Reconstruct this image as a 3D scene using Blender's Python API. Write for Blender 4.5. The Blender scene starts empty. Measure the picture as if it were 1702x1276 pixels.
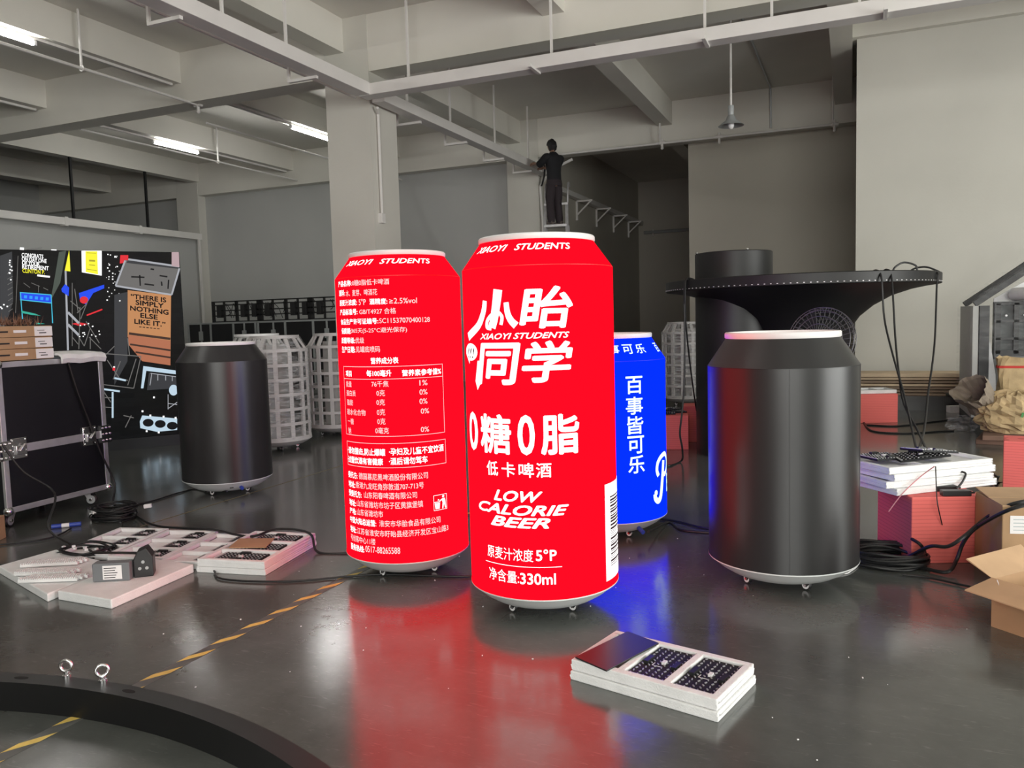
import bpy, bmesh, math, random
from mathutils import Vector, Matrix
random.seed(7)
S = bpy.context.scene
COL = S.collection
PI = math.pi

# ------------------------------------------------------------------ camera, world, daylight, exposure
IMG_W, IMG_H, FOC = 1702.0, 1276.0, 1330.0
EYE = Vector((0.0, 0.0, 1.4))
CAM_ROT = (Matrix.Rotation(math.radians(23.01), 3, 'Z') @ Matrix.Rotation(math.radians(90 - 4.53), 3, 'X')
           @ Matrix.Rotation(math.radians(-1.60), 3, 'Z'))
cd = bpy.data.cameras.new('camera')
cam = bpy.data.objects.new('camera', cd)
COL.objects.link(cam)
cam.matrix_world = Matrix.Translation(EYE) @ CAM_ROT.to_4x4()
cd.sensor_fit = 'HORIZONTAL'
cd.sensor_width = 36.0
cd.lens = FOC / IMG_W * 36.0
cd.clip_start = 0.05
S.camera = cam

w = bpy.data.worlds.new('daylight_sky')
S.world = w
w.use_nodes = True
bg = w.node_tree.nodes['Background']
bg.inputs[0].default_value = (0.75, 0.87, 1.0, 1)
bg.inputs[1].default_value = 1.5

def area(name, loc, rot, sx, sy, power, col):
    l = bpy.data.lights.new(name, 'AREA')
    l.shape = 'RECTANGLE'
    l.size = sx
    l.size_y = sy
    l.energy = power
    l.color = col
    o = bpy.data.objects.new(name, l)
    COL.objects.link(o)
    o.location = loc
    o.rotation_euler = rot
    return o

# daylight entering through the window bands of the rear wall and the open loading door of the right wall
area('daylight_rear', (3.5, -7.8, 2.75), (math.radians(90), 0, 0), 8.6, 2.9, 760, (1.0, 0.985, 0.915))
area('daylight_door', (9.85, 3.5, 2.1), (math.radians(90), 0, math.radians(90)), 7.0, 4.0, 700, (1.0, 0.985, 0.915))

S.view_settings.view_transform = 'Standard'
S.view_settings.look = 'None'
S.view_settings.gamma = 1.0
S.view_settings.use_curve_mapping = False
S.view_settings.exposure = 0.2

# ------------------------------------------------------------------ helpers
def ray(px, py):
    return CAM_ROT @ Vector(((px - IMG_W / 2) / FOC, -(py - IMG_H / 2) / FOC, -1.0))
def fl(px, py, z=0.0):                     # point of a sight line at height z
    d = ray(px, py)
    return EYE + d * ((z - EYE.z) / d.z)
def aty(px, py, Y):                        # point of a sight line in the plane y = Y
    d = ray(px, py)
    return EYE + d * (Y / d.y)
def atx(px, py, X):
    d = ray(px, py)
    return EYE + d * (X / d.x)

MATS = {}
def mat(name, col, rough=0.6, metal=0.0, var=0.0, scale=6.0, bump=0.0, bscale=40.0, emit=None, estr=0.0,
        spec=0.5, trans=0.0, coat=0.0, alpha=1.0):
    if name in MATS:
        return MATS[name]
    m = bpy.data.materials.new(name)
    m.use_nodes = True
    nt = m.node_tree
    b = nt.nodes['Principled BSDF']
    b.inputs['Base Color'].default_value = (*col, 1)
    b.inputs['Roughness'].default_value = rough
    b.inputs['Metallic'].default_value = metal
    b.inputs['Specular IOR Level'].default_value = spec
    b.inputs['Transmission Weight'].default_value = trans
    b.inputs['Coat Weight'].default_value = coat
    b.inputs['Alpha'].default_value = alpha
    if emit is not None:
        b.inputs['Emission Color'].default_value = (*emit, 1)
        b.inputs['Emission Strength'].default_value = estr
    if var or bump:
        tc = nt.nodes.new('ShaderNodeTexCoord')
    if var:
        n = nt.nodes.new('ShaderNodeTexNoise')
        n.inputs['Scale'].default_value = scale
        n.inputs['Detail'].default_value = 5
        nt.links.new(tc.outputs['Object'], n.inputs['Vector'])
        r = nt.nodes.new('ShaderNodeValToRGB')
        r.color_ramp.elements[0].position = 0.3
        r.color_ramp.elements[1].position = 0.7
        r.color_ramp.elements[0].color = (*[max(0, c * (1 - var)) for c in col], 1)
        r.color_ramp.elements[1].color = (*[min(1, c * (1 + var)) for c in col], 1)
        nt.links.new(n.outputs['Fac'], r.inputs['Fac'])
        nt.links.new(r.outputs['Color'], b.inputs['Base Color'])
    if bump:
        n2 = nt.nodes.new('ShaderNodeTexNoise')
        n2.inputs['Scale'].default_value = bscale
        n2.inputs['Detail'].default_value = 4
        nt.links.new(tc.outputs['Object'], n2.inputs['Vector'])
        bp = nt.nodes.new('ShaderNodeBump')
        bp.inputs['Strength'].default_value = bump
        bp.inputs['Distance'].default_value = 0.02
        nt.links.new(n2.outputs['Fac'], bp.inputs['Height'])
        nt.links.new(bp.outputs['Normal'], b.inputs['Normal'])
    MATS[name] = m
    return m

class MB:
    """collects shapes, build() links them as ONE mesh object"""
    def __init__(self):
        self.v = []; self.f = []; self.mi = []; self.sm = []
    def add(self, vs, fs, mi=0, smooth=False):
        o = len(self.v)
        self.v += [tuple(p) for p in vs]
        for f in fs:
            self.f.append([i + o for i in f]); self.mi.append(mi); self.sm.append(smooth)
        return self
    def box(self, x0, x1, y0, y1, z0, z1, mi=0):
        vs = [(x, y, z) for z in (z0, z1) for y in (y0, y1) for x in (x0, x1)]
        return self.add(vs, [(0, 2, 3, 1), (4, 5, 7, 6), (0, 1, 5, 4), (2, 6, 7, 3), (0, 4, 6, 2), (1, 3, 7, 5)], mi)
    def obox(self, c, sx, sy, sz, rot=None, mi=0):
        R = rot if rot is not None else Matrix.Identity(3)
        c = Vector(c)
        vs = [c + R @ Vector((x * sx / 2, y * sy / 2, z * sz / 2)) for z in (-1, 1) for y in (-1, 1) for x in (-1, 1)]
        return self.add(vs, [(0, 2, 3, 1), (4, 5, 7, 6), (0, 1, 5, 4), (2, 6, 7, 3), (0, 4, 6, 2), (1, 3, 7, 5)], mi)
    def bar(self, a, b, w, h, mi=0):
        a = Vector(a); b = Vector(b); d = b - a
        z = d.normalized()
        up = Vector((0, 0, 1)) if abs(z.z) < 0.95 else Vector((0, 1, 0))
        x = up.cross(z).normalized(); y = z.cross(x)
        R = Matrix((x, y, z)).transposed()
        return self.obox((a + b) / 2, w, h, d.length, R, mi)
    def lathe(self, prof, n=48, mi=0, c=(0, 0, 0), smooth=True, close=False, M=None):
        vs = []; fs = []
        k = len(prof)
        for i in range(n):
            a = 2 * PI * i / n
            for r, z in prof:
                p = Vector((r * math.cos(a), r * math.sin(a), z))
                if M is not None: p = M @ p
                vs.append((p.x + c[0], p.y + c[1], p.z + c[2]))
        for i in range(n):
            j = (i + 1) % n
            for q in range(k if close else k - 1):
                q2 = (q + 1) % k
                fs.append((i * k + q, j * k + q, j * k + q2, i * k + q2))
        return self.add(vs, fs, mi, smooth)
    def tube(self, pts, r, n=8, mi=0, closed=False, smooth=True):
        pts = [Vector(p) for p in pts]
        m = len(pts)
        vs = []; fs = []
        prev = None
        for i, p in enumerate(pts):
            if closed:
                t = pts[(i + 1) % m] - pts[i - 1]
            else:
                t = pts[min(i + 1, m - 1)] - pts[max(i - 1, 0)]
            t = t.normalized() if t.length > 1e-9 else Vector((0, 0, 1))
            if prev is None:
                u = t.cross(Vector((0, 0, 1)))
                if u.length < 1e-3: u = t.cross(Vector((1, 0, 0)))
            else:
                u = prev - t * prev.dot(t)
                if u.length < 1e-4: u = t.cross(Vector((0.3, 0.5, 1)))
            u = u.normalized(); prev = u
            v = t.cross(u)
            rr = r[i] if isinstance(r, (list, tuple)) else r
            for k in range(n):
                a = 2 * PI * k / n
                vs.append(p + (u * math.cos(a) + v * math.sin(a)) * rr)
        for i in range(m if closed else m - 1):
            j = (i + 1) % m
            for k in range(n):
                l = (k + 1) % n
                fs.append((i * n + k, i * n + l, j * n + l, j * n + k))
        if not closed:
            fs.append(tuple(range(n))[::-1]); fs.append(tuple((m - 1) * n + k for k in range(n)))
        return self.add(vs, fs, mi, smooth)
    def cyl(self, a, b, r, n=16, mi=0):
        return self.tube([a, b], r, n, mi)
    def prism(self, poly, z0, z1, mi=0, M=None):
        n = len(poly)
        vs = [(x, y, z0) for x, y in poly] + [(x, y, z1) for x, y in poly]
        if M is not None: vs = [M @ Vector(p) for p in vs]
        fs = [tuple(range(n))[::-1], tuple(range(n, 2 * n))]
        fs += [(i, (i + 1) % n, n + (i + 1) % n, n + i) for i in range(n)]
        return self.add(vs, fs, mi)
    def ball(self, c, rx, ry=None, rz=None, n=16, m=10, mi=0, jit=0.0):
        ry = ry or rx; rz = rz or rx
        vs = []; fs = []
        for i in range(m + 1):
            t = PI * i / m
            for k in range(n):
                a = 2 * PI * k / n
                q = 1 + (random.uniform(-jit, jit) if 0 < i < m else 0)
                vs.append((c[0] + rx * q * math.sin(t) * math.cos(a), c[1] + ry * q * math.sin(t) * math.sin(a), c[2] + rz * q * math.cos(t)))
        for i in range(m):
            for k in range(n):
                l = (k + 1) % n
                fs.append((i * n + k, (i + 1) * n + k, (i + 1) * n + l, i * n + l))
        return self.add(vs, fs, mi, True)
    def torus(self, c, R, r, axis='Z', n=32, k=10, mi=0, M=None):
        pts = []
        for i in range(n):
            a = 2 * PI * i / n
            p = {'Z': (math.cos(a) * R, math.sin(a) * R, 0), 'X': (0, math.cos(a) * R, math.sin(a) * R),
                 'Y': (math.cos(a) * R, 0, math.sin(a) * R)}[axis]
            p = Vector(p)
            if M is not None: p = M @ p
            pts.append(p + Vector(c))
        return self.tube(pts, r, k, mi, closed=True)
    def merge(self, me, mi=0, fn=None):
        vs = [fn(v) if fn else v for v in me[0]]
        return self.add(vs, me[1], mi)
    def build(self, name, mats, parent=None, bevel=0.0, loc=None, seg=2, sharp=38):
        me = bpy.data.meshes.new(name)
        me.from_pydata(self.v, [], self.f)
        if not isinstance(mats, (list, tuple)): mats = [mats]
        for m in mats: me.materials.append(m)
        me.polygons.foreach_set('material_index', self.mi)
        me.polygons.foreach_set('use_smooth', self.sm)
        me.update()
        b = bmesh.new(); b.from_mesh(me)
        bmesh.ops.remove_doubles(b, verts=b.verts, dist=1e-6)
        bmesh.ops.recalc_face_normals(b, faces=b.faces)
        b.to_mesh(me); b.free()
        if any(self.sm): me.set_sharp_from_angle(angle=math.radians(sharp))
        o = bpy.data.objects.new(name, me)
        COL.objects.link(o)
        if parent is not None: o.parent = parent
        if loc is not None: o.location = loc
        if bevel:
            md = o.modifiers.new('bevel', 'BEVEL')
            md.width = bevel; md.segments = seg; md.limit_method = 'ANGLE'; md.angle_limit = math.radians(40)
        return o

def tag(o, label, cat, group=None, kind=None):
    o['label'] = label
    o['category'] = cat
    if group: o['group'] = group
    if kind: o['kind'] = kind
    return o
def thing(name, label, cat, loc=(0, 0, 0), rz=0.0, group=None):
    o = bpy.data.objects.new(name, None)
    COL.objects.link(o)
    o.empty_display_size = 0.1
    o.location = loc
    o.rotation_euler = (0, 0, rz)
    return tag(o, label, cat, group)
def dup(root, loc, rz=None, label=None, group=None):
    def cp(o, parent):
        c = o.copy(); COL.objects.link(c)
        if parent is not None: c.parent = parent
        for ch in list(o.children): cp(ch, c)
        return c
    r = cp(root, None)
    r.location = loc
    if rz is not None: r.rotation_euler = (0, 0, rz)
    if label: r['label'] = label
    if group: r['group'] = group
    return r
def structure(o):
    o['kind'] = 'structure'
    return o
def smooth_path(pts, k=6):
    pts = [Vector(p) for p in pts]
    out = []
    for i in range(len(pts) - 1):
        p0 = pts[max(i - 1, 0)]; p1 = pts[i]; p2 = pts[i + 1]; p3 = pts[min(i + 2, len(pts) - 1)]
        for j in range(k):
            t = j / k
            out.append(0.5 * ((2 * p1) + (p2 - p0) * t + (2 * p0 - 5 * p1 + 4 * p2 - p3) * t * t + (3 * p1 - p0 - 3 * p2 + p3) * t ** 3))
    out.append(pts[-1])
    return out

# lettering: a string becomes flat faces, scaled to the unit square
_txt = {}
def glyphs(s, bold=0.0, shear=0.0):
    key = (s, bold, shear)
    if key in _txt: return _txt[key]
    cu = bpy.data.curves.new('lettering_curve', 'FONT')
    cu.body = s; cu.size = 1.0; cu.shear = shear; cu.resolution_u = 3; cu.fill_mode = 'FRONT'
    o = bpy.data.objects.new('lettering_curve', cu)
    COL.objects.link(o)
    dg = bpy.context.evaluated_depsgraph_get()
    me = bpy.data.meshes.new_from_object(o.evaluated_get(dg))
    vs = [(v.co.x, v.co.y) for v in me.vertices]
    fs = [tuple(p.vertices) for p in me.polygons]
    bpy.data.objects.remove(o); bpy.data.curves.remove(cu); bpy.data.meshes.remove(me)
    x0 = min(v[0] for v in vs); x1 = max(v[0] for v in vs); y0 = min(v[1] for v in vs); y1 = max(v[1] for v in vs)
    vs = [((x - x0) / (x1 - x0 or 1), (y - y0) / (y1 - y0 or 1)) for x, y in vs]
    if bold:                                                    # heavier strokes: the same outline laid over itself, shifted all round
        n = len(vs); v0 = vs; f0 = fs; vs = []; fs = []
        bx = bold / (x1 - x0 or 1); by = bold / (y1 - y0 or 1)
        for k in range(6):
            dx, dy = bx * math.cos(k * PI / 3 + .5), by * math.sin(k * PI / 3 + .5)
            vs += [((x * (1 - 2 * bx) + bx + dx), (y * (1 - 2 * by) + by + dy)) for x, y in v0]
            fs += [tuple(i + k * n for i in f) for f in f0]
    _txt[key] = (vs, fs)
    return _txt[key]
def split(vs, fs, cuts):
    """cut flat unit faces at x = cut so that they can be bent round a cylinder"""
    if not cuts: return vs, fs
    b = bmesh.new()
    bv = [b.verts.new((x, y, 0)) for x, y in vs]
    for f in fs:
        try: b.faces.new([bv[i] for i in f])
        except ValueError: pass
    for c in cuts:
        bmesh.ops.bisect_plane(b, geom=b.verts[:] + b.edges[:] + b.faces[:], plane_co=(c, 0, 0), plane_no=(1, 0, 0))
    b.verts.index_update()
    vs = [(v.co.x, v.co.y) for v in b.verts]
    fs = [tuple(v.index for v in f.verts) for f in b.faces]
    b.free()
    return vs, fs
def wrap(mb, flat, t0, t1, z0, z1, rad, mi=0, lift=0.0015):
    """unit-square faces onto a can: angle t0..t1, height z0..z1, rad(z) gives the radius"""
    n = int(abs(t1 - t0) / 0.06)
    vs, fs = split(flat[0], flat[1], [k / (n + 1) for k in range(1, n + 1)])
    out = []
    for x, y in vs:
        t = t0 + (t1 - t0) * x; z = z0 + (z1 - z0) * y
        r = rad(z) + lift
        out.append((r * math.cos(t), r * math.sin(t), z))
    mb.add(out, fs, mi)
SQUARE = ([(0, 0), (1, 0), (1, 1), (0, 1)], [(0, 1, 2, 3)])
# ------------------------------------------------------------------ materials
M_PAINT = mat('white_wall_paint', (0.61, 0.595, 0.54), 0.75, var=0.04, scale=0.8, bump=0.05, bscale=30)
M_CEIL = mat('ceiling_paint', (0.72, 0.70, 0.635), 0.8, var=0.05, scale=0.7, bump=0.05, bscale=20)
M_SHADEWALL = mat('shaded_wall_paint', (0.45, 0.455, 0.44), 0.8, var=0.04, scale=0.6)  # white paint toned down: weaker light on these walls put into the colour
M_SHADERECESS = mat('shaded_recess_paint', (0.50, 0.475, 0.41), 0.8, var=0.05, scale=0.6)  # wall paint darkened: shadow of the recess and passage put into the colour
M_STEELW = mat('white_painted_steel', (0.72, 0.70, 0.67), 0.5, var=0.04, scale=3)
M_BLACK = mat('matt_black_led_skin', (0.022, 0.022, 0.023), 0.34, var=0.1, scale=2)
M_BLACKM = mat('black_powder_coat', (0.012, 0.012, 0.013), 0.45, var=0.15, scale=8)
M_BLACKP = mat('black_plastic', (0.016, 0.016, 0.017), 0.4)
M_CABLE = mat('black_rubber_cable', (0.010, 0.010, 0.011), 0.45)
M_WHITE = mat('white_enamel', (0.80, 0.79, 0.79), 0.35)
M_BASE = mat('pale_grey_base_paint', (0.66, 0.69, 0.69), 0.42)
M_GREYM = mat('grey_painted_metal', (0.40, 0.42, 0.42), 0.4, 0.25)
M_CHROME = mat('chrome', (0.75, 0.75, 0.76), 0.18, 1.0)
M_ALU = mat('aluminium_edge', (0.62, 0.62, 0.63), 0.38, 0.7, var=0.1, scale=12)
M_FOAM = mat('white_packing_foam', (0.80, 0.80, 0.80), 0.75, var=0.05, scale=14, bump=0.25, bscale=160)
M_PINK = mat('pink_packing_foam', (0.9, 0.2, 0.18), 0.75, var=0.12, scale=9, bump=0.25, bscale=120)
M_CARD = mat('brown_cardboard', (0.42, 0.26, 0.14), 0.8, var=0.10, scale=5)
M_CARDIN = mat('cardboard_inside', (0.52, 0.34, 0.20), 0.8, var=0.08, scale=6)
M_LABEL = mat('white_paper_label', (0.82, 0.80, 0.80), 0.7)
M_INK = mat('black_ink', (0.02, 0.02, 0.02), 0.7)
M_PCB = mat('black_circuit_board', (0.012, 0.012, 0.014), 0.55, spec=0.25)
M_CHIP = mat('solder_and_chips', (0.45, 0.45, 0.46), 0.35, 0.4)
M_KRAFT = mat('kraft_paper', (0.50, 0.37, 0.20), 0.8, var=0.2, scale=6, bump=0.4, bscale=14)
M_KRAFTD = mat('grey_brown_paper', (0.27, 0.22, 0.17), 0.8, var=0.2, scale=6, bump=0.4, bscale=14)
M_WOOD = mat('pale_plywood', (0.74, 0.58, 0.40), 0.7, var=0.2, scale=3)
M_WOODD = mat('dark_plywood', (0.34, 0.25, 0.18), 0.7, var=0.2, scale=3)
M_YEL = mat('yellow_tape', (0.76, 0.54, 0.13), 0.5, var=0.12, scale=20)
M_TAPEK = mat('black_tape', (0.10, 0.10, 0.095), 0.42, var=0.2, scale=20)
M_SKIN = mat('skin', (0.38, 0.23, 0.16), 0.6)
M_HAIR = mat('black_hair', (0.010, 0.009, 0.009), 0.6, bump=0.5, bscale=60)
M_TEE = mat('black_cotton', (0.010, 0.010, 0.012), 0.85, bump=0.2, bscale=25)
M_TROUS = mat('dark_trousers', (0.030, 0.022, 0.026), 0.85, bump=0.2, bscale=25)
M_BLUEP = mat('blue_plastic', (0.03, 0.06, 0.35), 0.4)
M_GREEN = mat('green_print', (0.05, 0.22, 0.06), 0.7)
M_REDP = mat('red_print', (0.55, 0.04, 0.03), 0.7)
M_TUBE = mat('lit_tube', (1, 1, 1), 0.4, emit=(1.0, 0.99, 0.96), estr=75.0)
M_RED = mat('red_led_picture', (0.03, 0.0, 0.0), 0.95, emit=(1.0, 0.0018, 0.009), estr=1.75, spec=0.0)
M_BLUE = mat('blue_led_picture', (0.0, 0.0, 0.05), 0.95, emit=(0.0006, 0.012, 1.0), estr=2.4, spec=0.0)
M_LEDW = mat('white_led_picture', (0.1, 0.1, 0.1), 0.5, emit=(1.0, 0.96, 0.95), estr=1.4, spec=0.2)
M_LEDT = mat('thin_white_led_text', (0.1, 0.1, 0.1), 0.5, emit=(1.0, 0.66, 0.66), estr=1.0, spec=0.2)
M_LEDK = mat('dark_led_picture', (0.01, 0.01, 0.01), 0.5, emit=(0.03, 0.012, 0.015), estr=1.0, spec=0.2)

def film_material(name='clear_stretch_film', hi=0.42, sc_=(2, 2, 9)):
    m = bpy.data.materials.new(name)
    m.use_nodes = True
    nt = m.node_tree
    for n in list(nt.nodes): nt.nodes.remove(n)
    out = nt.nodes.new('ShaderNodeOutputMaterial')
    mix = nt.nodes.new('ShaderNodeMixShader')
    tr = nt.nodes.new('ShaderNodeBsdfTransparent')
    gl = nt.nodes.new('ShaderNodeBsdfPrincipled')
    gl.inputs['Base Color'].default_value = (0.75, 0.76, 0.76, 1)
    gl.inputs['Roughness'].default_value = 0.18
    tc = nt.nodes.new('ShaderNodeTexCoord')
    mp = nt.nodes.new('ShaderNodeMapping')
    mp.inputs['Scale'].default_value = sc_
    no = nt.nodes.new('ShaderNodeTexNoise')
    no.inputs['Scale'].default_value = 3.0
    no.inputs['Detail'].default_value = 6
    no.inputs['Distortion'].default_value = 1.2
    rp = nt.nodes.new('ShaderNodeValToRGB')
    rp.color_ramp.elements[0].position = 0.42
    rp.color_ramp.elements[0].color = (0.01, 0.01, 0.01, 1)
    rp.color_ramp.elements[1].position = 0.72
    rp.color_ramp.elements[1].color = (hi, hi, hi, 1)
    bp = nt.nodes.new('ShaderNodeBump')
    bp.inputs['Strength'].default_value = 0.7
    bp.inputs['Distance'].default_value = 0.03
    L = nt.links.new
    L(tc.outputs['Object'], mp.inputs['Vector']); L(mp.outputs['Vector'], no.inputs['Vector'])
    L(no.outputs['Fac'], rp.inputs['Fac']); L(no.outputs['Fac'], bp.inputs['Height'])
    L(bp.outputs['Normal'], gl.inputs['Normal'])
    L(rp.outputs['Color'], mix.inputs['Fac']); L(tr.outputs[0], mix.inputs[1]); L(gl.outputs[0], mix.inputs[2])
    L(mix.outputs[0], out.inputs['Surface'])
    return m
M_FILM = film_material()
M_FILM2 = film_material('thin_stretch_film', 0.10, (1.5, 1.5, 5))

def floor_material():
    m = bpy.data.materials.new('polished_grey_epoxy')
    m.use_nodes = True
    nt = m.node_tree; L = nt.links.new
    b = nt.nodes['Principled BSDF']
    tc = nt.nodes.new('ShaderNodeTexCoord')
    n1 = nt.nodes.new('ShaderNodeTexNoise'); n1.inputs['Scale'].default_value = 1.3; n1.inputs['Detail'].default_value = 8
    n1.inputs['Roughness'].default_value = 0.7
    L(tc.outputs['Object'], n1.inputs['Vector'])
    r1 = nt.nodes.new('ShaderNodeValToRGB')
    r1.color_ramp.elements[0].position = 0.3; r1.color_ramp.elements[0].color = (0.065, 0.069, 0.064, 1)
    r1.color_ramp.elements[1].position = 0.75; r1.color_ramp.elements[1].color = (0.125, 0.131, 0.122, 1)
    L(n1.outputs['Fac'], r1.inputs['Fac'])
    # scuffs: stretched noise, thin pale streaks
    mp = nt.nodes.new('ShaderNodeMapping'); mp.inputs['Scale'].default_value = (5, 26, 1); mp.inputs['Rotation'].default_value = (0, 0, 0.6)
    L(tc.outputs['Object'], mp.inputs['Vector'])
    n2 = nt.nodes.new('ShaderNodeTexNoise'); n2.inputs['Scale'].default_value = 2.2; n2.inputs['Detail'].default_value = 9
    n2.inputs['Distortion'].default_value = 1.5
    L(mp.outputs['Vector'], n2.inputs['Vector'])
    r2 = nt.nodes.new('ShaderNodeValToRGB')
    r2.color_ramp.elements[0].position = 0.60; r2.color_ramp.elements[0].color = (0, 0, 0, 1)
    r2.color_ramp.elements[1].position = 0.80; r2.color_ramp.elements[1].color = (0.5, 0.5, 0.5, 1)
    L(n2.outputs['Fac'], r2.inputs['Fac'])
    mx = nt.nodes.new('ShaderNodeMixRGB'); mx.inputs['Color2'].default_value = (0.20, 0.202, 0.192, 1)
    L(r2.outputs['Color'], mx.inputs['Fac']); L(r1.outputs['Color'], mx.inputs['Color1'])
    L(mx.outputs['Color'], b.inputs['Base Color'])
    r3 = nt.nodes.new('ShaderNodeMapRange')
    r3.inputs['To Min'].default_value = 0.11; r3.inputs['To Max'].default_value = 0.23
    L(n1.outputs['Fac'], r3.inputs['Value']); L(r3.outputs['Result'], b.inputs['Roughness'])
    n3 = nt.nodes.new('ShaderNodeTexNoise'); n3.inputs['Scale'].default_value = 22; n3.inputs['Detail'].default_value = 3
    L(tc.outputs['Object'], n3.inputs['Vector'])
    bp = nt.nodes.new('ShaderNodeBump'); bp.inputs['Strength'].default_value = 0.05; bp.inputs['Distance'].default_value = 0.01
    L(n3.outputs['Fac'], bp.inputs['Height']); L(bp.outputs['Normal'], b.inputs['Normal'])
    b.inputs['Specular IOR Level'].default_value = 1.0
    return m
M_FLOOR = floor_material()

# ------------------------------------------------------------------ the hall
ZS = 5.75                                                     # underside of the slab
def wallbox(name, *b, m=M_PAINT):
    return structure(MB().box(*b).build(name, m))
wallbox('floor', -22, 10, -8, 26, -0.12, 0, m=M_FLOOR)
wallbox('ceiling', -22, 10, -8, 26, ZS, ZS + 0.2, m=M_CEIL)
# rear wall behind the photographer with a long window band, right wall with an open loading door
o = MB()
o.box(-22, -0.85, -8.2, -8, 0, ZS); o.box(7.85, 10.2, -8.2, -8, 0, ZS); o.box(-0.85, 7.85, -8.2, -8, 0, 1.25); o.box(-0.85, 7.85, -8.2, -8, 4.25, ZS)
structure(o.build('wall_rear', M_PAINT))
o = MB()
o.box(10, 10.2, -8.2, -0.1, 0, ZS); o.box(10, 10.2, 7.1, 26.2, 0, ZS); o.box(10, 10.2, -0.1, 7.1, 4.15, ZS)
structure(o.build('wall_right', M_PAINT))
for i in range(3):
    x0 = -0.85 + i * 2.9
    o = MB()
    for x in (x0, x0 + 1.42, x0 + 2.84): o.box(x, x + 0.06, -8.14, -8.06, 1.25, 4.25)
    for z in (1.25, 3.2, 4.19): o.box(x0, x0 + 2.9, -8.13, -8.07, z, z + 0.06)
    structure(o.build('window_%d' % (i + 1), M_ALU))
wallbox('wall_back', -22, -6.4, 16.9, 17.1, 0, ZS, m=M_SHADEWALL)
wallbox('wall_left', -22.2, -22, -8.2, 26.2, 0, ZS, m=M_SHADEWALL)
wallbox('wall_partition', -16.25, -16.05, -8, 16.64, 0, 3.78, m=M_SHADEWALL)
wallbox('wall_bright', 0.06, 10, 13.2, 13.38, 0, 5.38)
wallbox('trim_1', 0.0, 10, 13.08, 13.42, 5.38, ZS, m=M_CEIL)
wallbox('wall_recess', -3.12, 10, 17.02, 17.2, 0, ZS, m=M_SHADERECESS)
wallbox('wall_corridor_left', -6.6, -6.4, 17.1, 26, 0, ZS, m=M_SHADERECESS)
wallbox('wall_corridor_right', -3.12, -2.95, 17.2, 26, 0, ZS, m=M_SHADERECESS)
wallbox('wall_corridor_end', -6.6, -2.9, 26, 26.2, 0, ZS, m=M_SHADERECESS)
# concrete beams: two main rows along x, joists along y
n = 2
for (b, mm) in (((-22, 10, 9.97, 10.36, 4.97, ZS), M_CEIL), ((-22, 10, 16.65, 17.0, 4.93, ZS), M_CEIL)):
    wallbox('trim_%d' % n, *b, m=mm); n += 1
for x0, x1 in ((-0.30, 0.0), (-3.66, -3.37), (-6.99, -6.70), (-10.03, -9.77), (-13.09, -12.83), (-16.17, -15.90), (-19.4, -19.1), (3.2, 3.5), (6.5, 6.8)):
    for y0, y1 in ((-8, 9.97), (10.36, 16.65)):
        if x0 > 0 and y0 > 5: y1 = 13.08
        wallbox('trim_%d' % n, x0, x1, y0, y1, 5.28, ZS, m=M_CEIL); n += 1
wallbox('trim_%d' % n, -3.66, -3.37, 17.2, 26, 5.1, ZS, m=M_CEIL); n += 1
# square columns
for x0, y0 in ((-7.04, 9.955), (-7.04, 16.63), (-16.70, 16.63)):
    wallbox('trim_%d' % n, x0, x0 + 0.74, y0, y0 + (0.72 if y0 < 12 else 0.28), 0, ZS, m=M_PAINT); n += 1

# ------------------------------------------------------------------ overhead: trunking, pipes, lamps
def trunking(name, label, a, b, wid, hei, rods, arms, armdir, group=None):
    a = Vector(a); b = Vector(b)
    t = thing(name, label, 'cable trunking', a)
    d = b - a
    MB().bar((0, 0, 0), d, wid, hei).build('channel', M_STEELW, t, 0.006)
    for s in rods:
        p = d * s
        MB().bar((p.x, p.y, hei / 2), (p.x, p.y, ZS - a.z), 0.028, 0.028).build('hanger_rod', M_STEELW, t)
    for s in arms:
        p = d * s
        q = p + Vector(armdir) * 0.42
        m = MB().bar((p.x, p.y, -hei / 2 - 0.02), (q.x, q.y, -hei / 2 - 0.02), 0.045, 0.035)
        m.bar((q.x, q.y, -hei / 2 - 0.03), (q.x, q.y, hei / 2 + 0.06), 0.03, 0.03)
        m.build('support_arm', M_STEELW, t)
    return t
trunking('cable_trunking', 'white trunking crossing the hall left to right in front of the square column', (-6.09, 9.46, 4.52), (9.9, 9.46, 4.52), 0.22, 0.15,
         (0.045, 0.17, 0.285, 0.33, 0.385), (), (0, -1, 0))
t = bpy.data.objects['cable_trunking']
for s in (0.16, 0.29, 0.405, 0.525):
    x = 15.8 * s
    MB().box(x - 0.02, x + 0.02, -0.28, 0.06, -0.10, -0.065).build('support_arm', M_STEELW, t)
trunking('cable_trunking', 'white trunking running from overhead left down to the square column corner', (-6.02, -2, 4.53), (-6.02, 9.38, 4.53), 0.22, 0.16,
         (0.77, 0.86), (0.72, 0.91), (-1, 0, 0))
trunking('cable_trunking', 'white trunking running from the square column back towards the man on the ladder', (-6.12, 9.9, 4.58), (-6.12, 16.6, 4.58), 0.20, 0.15,
         (0.12, 0.33, 0.6, 0.85), (0.18, 0.42, 0.66, 0.88), (-1, 0, 0))
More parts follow.
